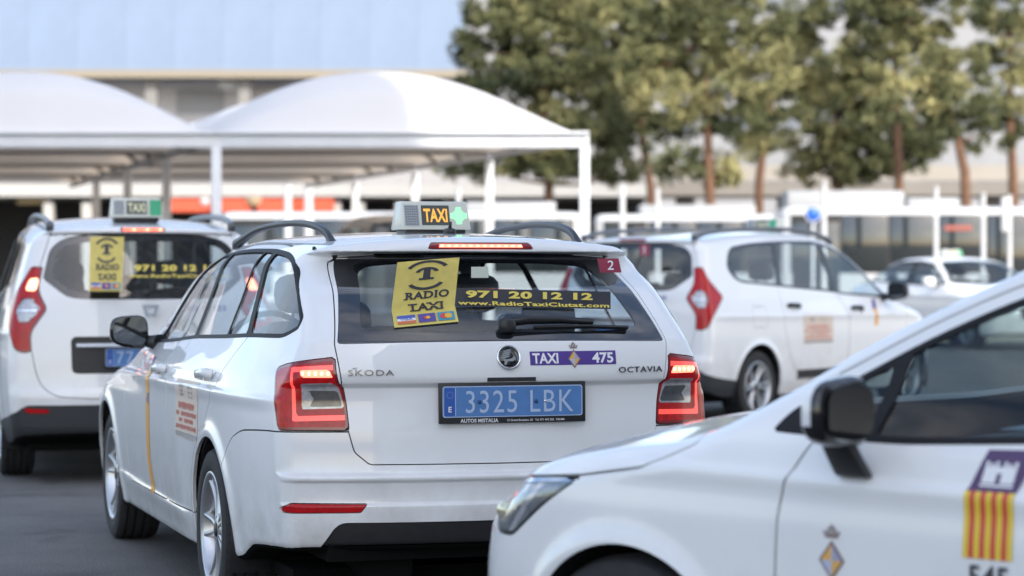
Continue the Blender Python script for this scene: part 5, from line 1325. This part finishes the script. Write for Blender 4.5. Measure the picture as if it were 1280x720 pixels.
def ground_mat():
    m = mat('asphalt', (.05, .05, .052), .8); n = m.node_tree; b = n.nodes['Principled BSDF']
    t = n.nodes.new('ShaderNodeTexCoord')
    def noise(sc, det, rough=.6):
        q = n.nodes.new('ShaderNodeTexNoise'); q.inputs['Scale'].default_value = sc; q.inputs['Detail'].default_value = det; q.inputs['Roughness'].default_value = rough; n.links.new(t.outputs['Object'], q.inputs['Vector']); return q
    a, c = noise(.7, 8, .7), noise(95, 4)
    r = n.nodes.new('ShaderNodeValToRGB'); r.color_ramp.elements[0].position = .35; r.color_ramp.elements[0].color = (.084, .082, .080, 1); r.color_ramp.elements[1].position = .68; r.color_ramp.elements[1].color = (.150, .145, .140, 1)
    r2 = n.nodes.new('ShaderNodeValToRGB'); r2.color_ramp.elements[0].position = .35; r2.color_ramp.elements[0].color = (.45, .45, .45, 1); r2.color_ramp.elements[1].position = .7; r2.color_ramp.elements[1].color = (1.6, 1.6, 1.6, 1)
    mx = n.nodes.new('ShaderNodeMixRGB'); mx.blend_type = 'MULTIPLY'; mx.inputs[0].default_value = 1
    n.links.new(a.outputs[0], r.inputs[0]); n.links.new(c.outputs[0], r2.inputs[0]); n.links.new(r.outputs[0], mx.inputs[1]); n.links.new(r2.outputs[0], mx.inputs[2]); n.links.new(mx.outputs[0], b.inputs['Base Color'])
    st = noise(1.6, 3, .5); sr = n.nodes.new('ShaderNodeValToRGB'); sr.color_ramp.elements[0].position = .60; sr.color_ramp.elements[0].color = (1, 1, 1, 1); sr.color_ramp.elements[1].position = .72; sr.color_ramp.elements[1].color = (.55, .54, .53, 1)
    m2 = n.nodes.new('ShaderNodeMixRGB'); m2.blend_type = 'MULTIPLY'; m2.inputs[0].default_value = 1; n.links.new(st.outputs[0], sr.inputs[0]); n.links.new(mx.outputs[0], m2.inputs[1]); n.links.new(sr.outputs[0], m2.inputs[2]); n.links.new(m2.outputs[0], b.inputs['Base Color'])
    v = n.nodes.new('ShaderNodeTexVoronoi'); v.inputs['Scale'].default_value = 120; n.links.new(t.outputs['Object'], v.inputs['Vector'])
    bp = n.nodes.new('ShaderNodeBump'); bp.inputs['Strength'].default_value = .5; bp.inputs['Distance'].default_value = .006; n.links.new(v.outputs['Distance'], bp.inputs['Height']); n.links.new(bp.outputs[0], b.inputs['Normal'])
    return m
b = MB(); b.add([(-1500, -600, 0), (1500, -600, 0), (1500, 2400, 0), (-1500, 2400, 0)], [(0, 1, 2, 3)]); tag(b.build('ground', ground_mat()), kind='structure')
def strip(pts, wd, z, name, m):
    b = MB(); p = [Vector((x, y, 0)) for x, y in pts]
    for a, c in zip(p[:-1], p[1:]):
        d = (c-a).normalized(); q = Vector((-d.y, d.x, 0))*wd/2; b.add([a-q+Vector((0, 0, z)), c-q+Vector((0, 0, z)), c+q+Vector((0, 0, z)), a+q+Vector((0, 0, z))], [(0, 1, 2, 3)])
    return tag(b.build(name, m), kind='structure')
LANE = mat('lane_paint', (.62, .62, .60), .7, var=.25, vscale=9)
# low kerb under the shade canopies and along the bus bays
b = MB(); b.box((2, 44, .065), (60, .3, .13)); tag(b.build('kerb', mat('kerb_concrete', (.34, .33, .31), .85, var=.15), bevel=.01), kind='structure')
b = MB(); b.add([(-80, 44.15, .12), (90, 44.15, .12), (90, 47, .12), (-80, 47, .12)], [(0, 1, 2, 3)]); tag(b.build('pavement', mat('pavement_concrete', (.32, .31, .29), .85, var=.15)), kind='structure')

# -- shade canopies: arched white membranes on white steel frames, bays run the way the cars point
STEEL = mat('white_steel', (.72, .74, .77), .4, var=.05, vscale=4)
def membrane_mat():
    m = bpy.data.materials.new('membrane'); m.use_nodes = True; n = m.node_tree; n.nodes.clear()
    o = n.nodes.new('ShaderNodeOutputMaterial'); d = n.nodes.new('ShaderNodeBsdfDiffuse'); d.inputs[0].default_value = (.80, .80, .80, 1)
    t = n.nodes.new('ShaderNodeBsdfTranslucent'); t.inputs[0].default_value = (.85, .68, .50, 1); mx = n.nodes.new('ShaderNodeMixShader'); mx.inputs[0].default_value = .28
    g = n.nodes.new('ShaderNodeTexCoord'); q = n.nodes.new('ShaderNodeTexNoise'); q.inputs['Scale'].default_value = .8; q.inputs['Detail'].default_value = 5; r = n.nodes.new('ShaderNodeValToRGB'); r.color_ramp.elements[0].color = (.78, .78, .79, 1); r.color_ramp.elements[1].color = (.88, .88, .89, 1)
    n.links.new(g.outputs['Object'], q.inputs[0]); n.links.new(q.outputs[0], r.inputs[0]); n.links.new(r.outputs[0], d.inputs[0])
    n.links.new(d.outputs[0], mx.inputs[1]); n.links.new(t.outputs[0], mx.inputs[2]); n.links.new(mx.outputs[0], o.inputs[0]); return m
MEMB = membrane_mat()
BW, RV = 5.02, (-1.342, 4.62)
def canopy(front):
    root = empty('shade_canopy', (0, 0, 0), 0, 'arched white shade canopy', 'canopy', 'arched white shade canopies over the parking bays')
    nu, nv = 28, 24; vs = []
    for j in range(nv+1):
        for i in range(nu+1):
            u, v = i/nu, j/nv; A = 1-abs(2*u-1)**2.15; B = (1-abs(2*v-1)**3.2)**.75
            vs.append((u*BW+v*RV[0], v*RV[1], 3.15+1.0*A*(.30+.70*B)*(1 if 0 < j < nv else .0)+.0))
    fs = [(j*(nu+1)+i, j*(nu+1)+i+1, (j+1)*(nu+1)+i+1, (j+1)*(nu+1)+i) for j in range(nv) for i in range(nu)]
    b = MB(); b.add(vs, fs, True); b.build('membrane', MEMB, root)
    RIB = mat('rib_steel', (.30, .28, .26), .5)
    for v in (.0, .33, .66):
        b = MB(); pts = [(u*BW+v*RV[0], v*RV[1]+.03, 3.08+1.0*(1-abs(2*u-1)**2.15)*(.30+.70*(1-abs(2*v-1)**3.2)**.75)*(v > 0)*.97) for u in np.linspace(0, 1, 15)]
        if v > 0: b.tube(pts, .035, 6); b.build('arched_rib', RIB, root)
    if front:
        b = MB(); b.box((BW/2, 0, 3.06), (BW+.12, .12, .17)); b.build('beam', STEEL, root, bevel=.008)
        b = MB(); b.box((BW/2, -.03, 3.175), (BW+.12, .2, .035)); b.build('gutter', STEEL, root, bevel=.006)
    else:
        b = MB(); b.tube([(0, 0, 3.12), (BW, 0, 3.12)], .03, 8); b.build('tie', mat('rib_steel', (.30, .28, .26), .5), root)
    for x0 in (0, BW):
        b = MB(); b.sweep([(x0, .07, 3.09), (x0+RV[0]*.985, RV[1]*.985, 3.09)], [(-.04, -.05), (.04, -.05), (.04, .05), (-.04, .05)]); b.build('side_beam', STEEL, root)
    b = MB(); b.box((BW, 0, 1.5), (.13, .13, 3.0)); b.box((BW, 0, .02), (.3, .3, .04)); b.build('post', STEEL, root, bevel=.01)
    return root
cns = {True: canopy(True), False: canopy(False)}; used = set()
words = {0: 'front', 1: 'second', 2: 'third', 3: 'rearmost'}; side = {0: 'right-hand', 1: 'left-hand', 2: 'far left'}
for col in range(3):
    for row in range(4):
        k_ = row == 0; o = cns[k_] if k_ not in used else copy_tree(cns[k_]); used.add(k_)
        o.location = (-4.03-col*BW+row*RV[0], 33+row*RV[1], 0); o['label'] = '%s of the four arched white shade canopies in the %s row' % (words[row], side[col])

# -- unseen slab added right of the picture, sized to shade the taxi rank
def wing():
    root = empty('shade_slab', (10, -25.1, 0), 0, 'tall pale slab added out of view to shade the taxi rank', 'building')
    L, D, H = 60, 5, 34
    b = MB(); b.box((D/2, 0, H/2), (D, L, H)); b.build('wall', mat('pale_render', (.50, .48, .44), .8, var=.08, vscale=.6), root)
    b = MB(); b.box((D/2, 0, H+.3), (D+.8, L+.8, .6)); b.build('roof', mat('roof_grey', (.4, .4, .4), .8), root)
    win = None
    for k in range(9):
        for i in range(14):
            y = -L/2+2.8+i*4.15
            if win is None: w_ = MB(); w_.box((-.03, 0, 0), (.10, 3.0, 1.9)); win = w_.build('window', mat('window_dark_glass', (.03, .04, .05), .08, coat=1), root); o = win
            else: o = win.copy(); C.objects.link(o)
            o.location = (0, y, 2.6+k*3.7)
wing()

# -- office building behind, left: long blue screen over a deep shaded storey
def office():
    d = 130; zb = gz_(88, d); x1 = gx_(583, d); x0 = -60; zt = 27
    root = empty('office_building', ((x0+x1)/2, d, 0), 0, 'long office building with light blue screen over a shaded storey behind the canopies', 'building'); cx = (x0+x1)/2; W_ = x1-x0
    def sky_panel(): 
        m = mat('blue_screen', (.215, .28, .39), .5, spec=.4, var=.07, vscale=.35); return m
    SP = sky_panel(); n = 22; pw = W_/n; base = None
    for i in range(n):
        for k in range(2):
            h = (zt-zb)/2
            if base is None: b = MB(); b.box((0, 0, 0), (pw-.012, .12, h-.02)); base = b.build('screen_panel', SP, root); o = base
            else: o = base.copy(); C.objects.link(o)
            o.location = (-W_/2+pw*(i+.5), -.2, zb+h*(k+.5))
    b = MB(); b.box((0, 6, (zt+zb)/2+.2), (W_-.3, 12, zt-zb)); b.build('upper_storeys', mat('pale_back', (.35, .38, .42), .7), root)
    b = MB(); b.box((0, -.15, zb-.22), (W_+.1, .5, .42)); b.build('edge_beam', mat('beige_concrete', (.30, .26, .20), .8), root)
    zl = gz_(168, d)
    b = MB(); b.box((0, 4, (zb+zl)/2-.3), (W_, .4, zb-zl)); b.build('recessed_wall', mat('grey_render', (.72, .72, .76), .8, var=.1, vscale=.3), root)
    for px in (-400, -290, -170, -50, 70, 188, 305, 420, 530):
        x = gx_(px, d)-cx; b = MB(); b.box((x, .6, (zb+zl)/2), (.62, .62, zb-zl)); b.build('column', mat('column_concrete', (.26, .25, .24), .8), root)
    for px, py in ((283, 101),):
        b = MB(); b.box((gx_(px, d)-cx, 1.2, gz_(py, d)), (.95, .6, .75)); b.build('wall_box', mat('white_box', (.62, .62, .62), .5), root)
    b = MB(); b.box((gx_(325, d)-cx, 3.7, gz_(106, d)), (1.6, .1, .3)); b.build('wall_strip', mat('white_box', (.62, .62, .62), .5), root)
    for px in (240, 430, 60): b = MB(); b.box((gx_(px, d)-cx, 3.76, gz_(122, d)), (2.6, .08, 1.3)); b.build('window', mat('dull_window', (.36, .37, .41), .3), root)
    b = MB(); b.box((0, 3, zl/2), (W_, 6, zl)); b.build('podium', mat('podium_render', (.28, .26, .24), .8, var=.06, vscale=.3), root)
    # stair core at the right end with floor bands
    b = MB(); b.box((W_/2+1.1, 3, 13.5), (2.0, 7, 27)); c_ = b.build('stair_core', mat('core_render', (.30, .30, .30), .8), root)
    for z in (26.2, 24.7, 23.2): b = MB(); b.box((W_/2+1.1, -.53, z-8.6), (1.9, .1, .5)); b.build('floor_band', mat('grey_render', (.72, .72, .76), .8), c_)
office()

# -- long car-park front under it: white fascia, red panels, dark openings
def annex():
    d = 104; root = empty('car_park_building', (-14, d, 0), 0, 'low car park with white fascia and red panels seen beneath the canopies', 'building'); X = lambda px: gx_(px, d)+14; Z = lambda py: gz_(py, d)
    b = MB(); b.box((-6, .2, (Z(231)+Z(246))/2), (52, 1.0, Z(231)-Z(246))); b.build('fascia', mat('fascia_white', (.44, .43, .41), .7, var=.05), root)
    b = MB(); b.box((-6, 1.5, (Z(186)+Z(231))/2), (52, 1.2, Z(186)-Z(231))); b.build('upper_wall', mat('upper_grey', (.36, .35, .35), .8, var=.08, vscale=.4), root)
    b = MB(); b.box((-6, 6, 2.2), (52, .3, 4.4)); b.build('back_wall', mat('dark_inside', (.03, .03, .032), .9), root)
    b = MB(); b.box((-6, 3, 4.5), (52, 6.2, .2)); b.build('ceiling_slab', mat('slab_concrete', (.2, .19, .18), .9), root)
    for a, c in ((206, 262), (264, 314), (322, 372), (374, 418)):
        b = MB(); b.box(((X(a)+X(c))/2, -.1, (Z(247)+Z(265))/2), (X(c)-X(a), .15, Z(247)-Z(265))); b.build('red_panel', mat('red_panel_paint', (.62, .10, .045), .5, var=.05), root)
    b = MB(); b.lathe([(0, -.02), (.20, -.02), (.20, .02)], (X(257), -.2, Z(252)), 'y', 24); b.build('round_mark', mat('white_box', (.62, .62, .62), .5), root)
    b = MB(); b.lathe([(0, -.02), (.34, -.02), (.34, .02)], (X(318), -.22, Z(249)), 'y', 24); b.build('round_mark', mat('tan_mark', (.5, .36, .22), .6), root)
    b = MB(); b.box(((X(15)+X(52))/2, 1.2, Z(251)), (X(52)-X(15), .2, .22)); b.build('tan_bar', mat('tan_strip', (.6, .48, .26), .6), root)  # plain tan bar across the car park opening
    for px in (-60, 60, 108, 160, 205, 420, 450, 500, 560): b = MB(); b.box((X(px), .3, 2.1), (.4, .5, 4.2)); b.build('column', mat('column_light', (.5, .48, .45), .8), root)
    for i, px in enumerate((-30, 20, 90)):
        pass
annex()
# -- raised road beyond the buses, with beige parapet
def viaduct():
    d = 112; root = empty('raised_road', (20, d, 0), 0, 'raised road with sunlit beige parapet running behind the buses and trees', 'bridge'); X = lambda px: gx_(px, d)-20; Z = lambda py: gz_(py, d)
    b = MB(); b.box(((X(560)+X(1900))/2, 0, (Z(207)+Z(226))/2), (X(1900)-X(560), .4, Z(207)-Z(226))); b.build('parapet', mat('parapet_beige', (.34, .31, .27), .8, var=.08, vscale=.5), root)
    b = MB(); b.box(((X(560)+X(1900))/2, 2, (Z(228)+Z(245))/2), (X(1900)-X(560), 5, Z(228)-Z(245))); b.build('deck', mat('deck_concrete', (.22, .20, .175), .8, var=.1, vscale=.4), root)
    for px in range(600, 1900, 130): b = MB(); b.box((X(px), 2, Z(246)/2), (.8, 1.6, Z(246))); b.build('pier', mat('column_concrete', (.26, .25, .24), .8), root)
    b = MB(); b.box(((X(560)+X(1900))/2, 9, 2), (X(1900)-X(560), .4, 4)); b.build('back_wall', mat('wall_dark', (.08, .08, .09), .9), root)
viaduct()
def pale_block():
    d = 165; root = empty('pale_building', (30, d, 0), 0, 'very pale long building glimpsed between the pine trunks', 'building')
    b = MB(); b.box((2, 6, 11), (74, 12, 22)); b.build('wall', mat('pale_wall', (.30, .305, .315), .8, var=.12, vscale=.2), root)
    ml_ = mat('pale_window', (.17, .19, .22), .3)
    pw = None
    for k in range(5):
        for i in range(20):
            if pw is None: b = MB(); b.box((0, -.05, 0), (2.3, .14, 1.4)); pw = b.build('window', ml_, root); o = pw
            else: o = pw.copy(); C.objects.link(o)
            o.location = (-33+i*3.6, 0, 3.5+k*4.0)
pale_block()

# -- pines
LEAF = bpy.data.materials.new('pine_needles'); LEAF.use_nodes = True
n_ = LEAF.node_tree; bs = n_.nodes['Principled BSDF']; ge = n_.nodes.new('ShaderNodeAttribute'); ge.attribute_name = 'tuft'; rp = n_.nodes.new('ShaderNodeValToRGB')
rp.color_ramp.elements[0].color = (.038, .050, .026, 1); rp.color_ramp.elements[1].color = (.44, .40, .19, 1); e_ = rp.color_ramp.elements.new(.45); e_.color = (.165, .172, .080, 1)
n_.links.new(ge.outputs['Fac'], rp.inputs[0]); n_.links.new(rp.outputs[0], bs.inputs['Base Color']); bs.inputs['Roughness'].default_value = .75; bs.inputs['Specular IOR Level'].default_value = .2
BARK = mat('pine_bark', (.16, .085, .05), .9, var=.3, vscale=6, bump=.6, bscale=12)
def pine(x, d, lobes, trunk, label, dens=1.0, bias=0):
    """lobes: (px, py, rx, ry in photo-scaled metres at distance d) give the crown's outline; trunk: [(px, py)] from the ground up"""
    root = empty('pine_tree', (x, d, 0), 0, label, 'tree', 'pines behind the buses'); k = 3022/d
    tp = [Vector(((px-640)/k-x, dy, 1.325+(336-py)/k)) for px, py, dy in trunk]; tp[0].z = -.05
    b = MB(); m = len(tp); b.tube(tp, [.20-.11*i/(m-1) for i in range(m)], 9)
    top = tp[-1]; cl = []
    cen = [(Vector(((px-640)/k-x, dy, 1.325+(336-py)/k)), rx/k, ry/k) for px, py, rx, ry, dy in lobes]
    vs = []; fs = []; tone = []
    for c, rx, ry in cen:
        lt = rng.uniform(.0, .95)+bias  # random lobe tone: shadow contrast of the crown put into the needle colour
        j = min(range(1, m), key=lambda q: (tp[q]-c).length); mid = (tp[j]+c)/2+Vector((0, 0, -.25))
        b.tube([tp[j], mid, c], [.07, .05, .02], 6)
        npf = int(max(12, 38*rx*ry)*dens)
        for _ in range(npf):
            v = rng.normal(size=3); v /= np.linalg.norm(v); r = rng.uniform(.15, 1.25)**.5
            pc = np.array(c)+v*np.array([rx*1.2, (rx+ry)*.5, ry*1.15])*r; pr = rng.uniform(.20, .46)
            nt_ = int(rng.uniform(60, 90)); D = rng.normal(size=(nt_, 3)); D /= np.linalg.norm(D, axis=1, keepdims=True); D[:, 2] = D[:, 2]*.75+.15
            o = pc+D*pr*rng.uniform(.3, 1, (nt_, 1)); dr = D+rng.normal(size=(nt_, 3))*.5+np.array([0, 0, .35]); dr /= np.linalg.norm(dr, axis=1, keepdims=True)
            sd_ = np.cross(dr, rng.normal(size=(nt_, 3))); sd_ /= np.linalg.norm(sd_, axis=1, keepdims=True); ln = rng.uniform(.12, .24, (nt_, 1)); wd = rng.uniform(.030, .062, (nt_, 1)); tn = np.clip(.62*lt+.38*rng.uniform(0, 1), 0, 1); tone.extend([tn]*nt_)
            q = np.stack([o-dr*ln*.3, o+sd_*wd+dr*ln*.2, o+dr*ln, o-sd_*wd+dr*ln*.2], 1).reshape(-1, 3); bse = len(vs); vs.extend(map(tuple, q)); fs.extend((bse+4*i, bse+4*i+1, bse+4*i+2, bse+4*i+3) for i in range(nt_))
    b.build('trunk', BARK, root)
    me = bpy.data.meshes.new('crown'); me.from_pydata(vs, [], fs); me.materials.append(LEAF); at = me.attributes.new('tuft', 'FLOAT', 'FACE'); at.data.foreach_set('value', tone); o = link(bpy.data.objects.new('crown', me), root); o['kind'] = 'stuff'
PT = [
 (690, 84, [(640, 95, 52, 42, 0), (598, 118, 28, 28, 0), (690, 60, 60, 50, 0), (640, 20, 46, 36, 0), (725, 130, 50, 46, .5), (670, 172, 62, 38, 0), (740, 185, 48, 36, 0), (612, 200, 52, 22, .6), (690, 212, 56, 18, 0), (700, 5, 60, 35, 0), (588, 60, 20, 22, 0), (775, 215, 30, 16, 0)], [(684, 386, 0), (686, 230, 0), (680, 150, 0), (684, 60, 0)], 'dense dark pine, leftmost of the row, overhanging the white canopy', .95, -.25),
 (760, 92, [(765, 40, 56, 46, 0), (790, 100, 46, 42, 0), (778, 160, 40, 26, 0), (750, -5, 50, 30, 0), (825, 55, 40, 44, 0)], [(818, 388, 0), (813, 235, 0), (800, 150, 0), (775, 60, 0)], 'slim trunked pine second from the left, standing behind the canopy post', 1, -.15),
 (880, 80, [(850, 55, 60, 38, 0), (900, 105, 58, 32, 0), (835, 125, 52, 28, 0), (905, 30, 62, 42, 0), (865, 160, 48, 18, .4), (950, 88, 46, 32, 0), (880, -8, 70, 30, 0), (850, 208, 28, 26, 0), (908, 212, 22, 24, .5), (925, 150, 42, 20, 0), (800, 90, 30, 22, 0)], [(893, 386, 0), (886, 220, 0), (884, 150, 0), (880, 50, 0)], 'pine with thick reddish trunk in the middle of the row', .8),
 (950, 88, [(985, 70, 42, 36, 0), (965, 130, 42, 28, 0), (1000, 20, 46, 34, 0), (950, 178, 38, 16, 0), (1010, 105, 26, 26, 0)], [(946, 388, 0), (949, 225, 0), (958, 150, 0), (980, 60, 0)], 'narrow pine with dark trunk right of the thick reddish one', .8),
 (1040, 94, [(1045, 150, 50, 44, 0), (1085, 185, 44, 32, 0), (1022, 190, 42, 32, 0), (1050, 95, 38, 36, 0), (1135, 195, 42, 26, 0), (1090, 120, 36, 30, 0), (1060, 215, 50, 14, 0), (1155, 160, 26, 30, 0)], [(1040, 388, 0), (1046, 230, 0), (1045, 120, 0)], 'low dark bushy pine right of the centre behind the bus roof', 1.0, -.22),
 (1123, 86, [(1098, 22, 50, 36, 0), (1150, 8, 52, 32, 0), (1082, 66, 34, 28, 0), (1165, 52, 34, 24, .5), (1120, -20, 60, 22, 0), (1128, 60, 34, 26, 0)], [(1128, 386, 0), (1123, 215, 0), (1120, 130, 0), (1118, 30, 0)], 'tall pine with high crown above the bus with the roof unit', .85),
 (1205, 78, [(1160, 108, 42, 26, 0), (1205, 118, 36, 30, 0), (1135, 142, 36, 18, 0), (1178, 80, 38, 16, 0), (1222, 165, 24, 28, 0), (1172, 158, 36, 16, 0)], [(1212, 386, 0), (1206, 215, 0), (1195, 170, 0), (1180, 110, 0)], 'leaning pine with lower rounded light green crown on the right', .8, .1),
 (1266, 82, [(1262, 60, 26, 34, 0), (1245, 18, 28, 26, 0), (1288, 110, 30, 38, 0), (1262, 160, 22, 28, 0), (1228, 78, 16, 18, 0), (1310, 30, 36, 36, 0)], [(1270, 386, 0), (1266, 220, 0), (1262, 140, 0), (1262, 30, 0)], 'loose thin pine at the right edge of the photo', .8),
]
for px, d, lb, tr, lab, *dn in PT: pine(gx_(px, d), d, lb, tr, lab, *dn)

# -- buses
BW_ = mat('bus_white', (.50, .51, .52), .3, coat=.4, var=.03, vscale=1.5); BG = mat('bus_glass', (.015, .02, .022), .06, coat=1); 
def bus(x, y, rz, L, label, pods, door_at=(.08, .5)):
    root = empty('bus', (x, y, 0), rz, label, 'bus', 'white buses in the row behind the rank'); H = 3.02; w = 2.5
    b = MB(); sec = round_poly([(-w/2, .32), (w/2, .32), (w/2, H), (-w/2, H)], [.06, .06, .22, .22], 5)
    n = len(sec); sc = [(-L/2, .93, .0), (-L/2+.10, .985, 0), (-L/2+.35, 1, 0), (L/2-.35, 1, 0), (L/2-.1, .985, 0), (L/2, .93, 0)]; vs = []
    for (xx, s_, _) in sc: vs += [(xx, p[0]*s_, 1.6+(p[1]-1.6)*s_) for p in sec]
    fs = [(i*n+k, i*n+(k+1) % n, (i+1)*n+(k+1) % n, (i+1)*n+k) for i in range(len(sc)-1) for k in range(n)]+[tuple(range(n))[::-1], tuple((len(sc)-1)*n+k for k in range(n))]
    b.add(vs, fs, False); b.build('body', BW_, root, bevel=.02)
    npan = 8; x0 = -L/2+.25; pw = (L-.5)/npan
    for s in (-1, 1): b = MB(); b.box((0, s*(w/2-.004), 2.0), (L-.45, .02, 1.6)); b.build('window_band', BLK, root)
    for s in (-1, 1):
        for i in range(npan):
            lowz = .55 if (i/npan <= door_at[0] < (i+1)/npan or i/npan <= door_at[1] < (i+1)/npan) and s < 0 else 1.22
            b = MB(); b.box((x0+pw*(i+.5), s*(w/2+.004), (lowz+2.78)/2), (pw-.05, .03, 2.78-lowz)); b.build('window' if lowz > 1 else 'door', BG, root, bevel=.012)
    for s in (-1, 1): b = MB(); b.box((s*(L/2-.02), 0, 1.95), (.10, w*.88, 1.5)); b.build('windscreen', BG, root, bevel=.03)
    b = MB(); b.box((-L/2+.9, -w/2-.03, 2.70), (1.3, .03, .17)); b.build('route_display', mat('display_dark', (.02, .02, .02), .3), root)
    for a, c, h in pods:
        p_ = round_poly([(-.85, H-.02), (.85, H-.02), (.80, H+h), (-.80, H+h)], [0, 0, h*.45, h*.45]); b = MB(); b.prism([(q[0], q[1]) for q in p_], a, c, 'x'); b.build('roof_unit', mat('unit_grey', (.34, .345, .35), .5), root, bevel=.03)
    for xx in (-L/2+2.4, L/2-2.9):
        for s in (-1, 1): b = MB(); b.lathe([(.0, .10*s), (.24, .10*s), (.28, .13*s), (.47, .12*s), (.5, .08*s), (.5, -.14*s), (.3, -.14*s)], (xx, s*(w/2-.12), .5), 'y', 24); b.build('wheel', RUB, root)
    return root
bus((gx_(277, 72)+gx_(727, 72))/2, 73.3, 0, gx_(727, 72)-gx_(277, 72), 'white bus farthest left, its roof behind the middle taxi and the canopy posts', [(1.9, 4.6, .32)])
bus(gx_(745, 75)+6, 76.3, 0, 12, 'white bus in the middle, its roof just above the right people carrier', [(-4.6, -1.0, .30)])
bus(gx_(978, 66)+5.6, 67.3, .0, 11.2, 'white bus on the right with a long roof unit and dark windows', [(-5.4, -2.2, .46), (-2.1, -.7, .26)])
# red destination sign seen through the glass is part of the bus on the right; plain posts in front of the buses
b = MB(); b.box((gx_(1199, 65.8), 65.98, gz_(285, 65.8)), (.75, .03, .13)); rd_ = b.build('route_board', mat('route_red', (.35, .10, .07), .5)); tag(rd_, 'small dull red route board on the side of the right bus', 'sign')

def post(px, top, d, w, label, box=None, col=STEEL):
    root = empty('white_post', (gx_(px, d), d, 0), 0, label, 'post', 'white posts in front of the buses'); h = gz_(top, d)
    b = MB(); b.lathe([(0, h), (w*.8/2, h), (w/2, h-.06), (w/2, .1), (w*.75, .08), (w*.75, 0)], axis='z', n=14); b.build('shaft', col, root)
    b = MB(); b.lathe([(0, h+.02), (w*.5, h+.015), (w*.54, h), (w*.54, h-.03), (w*.5, h-.03)], axis='z', n=14); b.build('cap', col, root)
    if box:
        zt, zb, bw, ofs = box; b = MB(); b.box((ofs/3022*d, -.06, (gz_(zt, d)+gz_(zb, d))/2), (bw/3022*d, .14, gz_(zt, d)-gz_(zb, d))); b.build('box', col, root, bevel=.02)
    return root
W2 = mat('sunlit_post_white', (.52, .52, .52), .5)
post(1030, 228, 50, .10, 'white post right of the round blue sign, in front of the right bus', col=W2)
post(1170, 234, 47, .095, 'white post in front of the right bus above the saloon roof sign', col=W2)
post(1229, 242, 47, .095, 'white post between the saloon and the box post at right', col=W2)
post(1262, 245, 46, .085, 'white post with a box near its top, farthest right', (247, 290, 11, -6), col=W2)
post(778, 231, 58, .13, 'white post just right of the canopy corner post', col=W2)
post(822, 236, 60, .11, 'short white post behind the right people carrier roof', col=W2)
post(573, 235, 62, .13, 'white post seen between canopy posts beside the roof sign', col=W2)
post(360, 229, 64, .19, 'thick white post left of a pair in front of the red panels', col=W2)
post(386, 229, 64, .22, 'thicker white post right of a pair in front of the red panels', col=W2)
# round blue traffic sign
sg = empty('blue_sign', (gx_(1016, 52), 52, 0), 0, 'round blue traffic sign behind the right people carrier roof', 'sign')
h = gz_(268, 52); b = MB(); b.lathe([(.03, h+.1), (.03, 0)], axis='z', n=10); b.build('pole', STEEL, sg)
b = MB(); b.lathe([(0, -.02), (.17, -.02), (.18, 0), (0, .01)], (0, -.05, h), 'y', 28); b.build('disc', mat('sign_blue', (.02, .12, .50), .4), sg)
b = MB(); b.lathe([(.155, -.024), (.172, -.024)], (0, -.05, h), 'y', 28); b.build('disc_border', WHT, sg)
estate = build_estate()
mpv1 = build_mpv((-2.48, 15.763), -.26, 'white people carrier taxi on the left, yellow notice on its rear window', True, '7762', 'left')
mpv2 = build_mpv((1.432, 21.245), .634, 'white people carrier taxi turned right, small red sticker on its rear window', False, '', 'right')
hatch = build_hatch()
saloon = build_saloon((7.22, 42.8), 2.75, 1.04)
build_van()
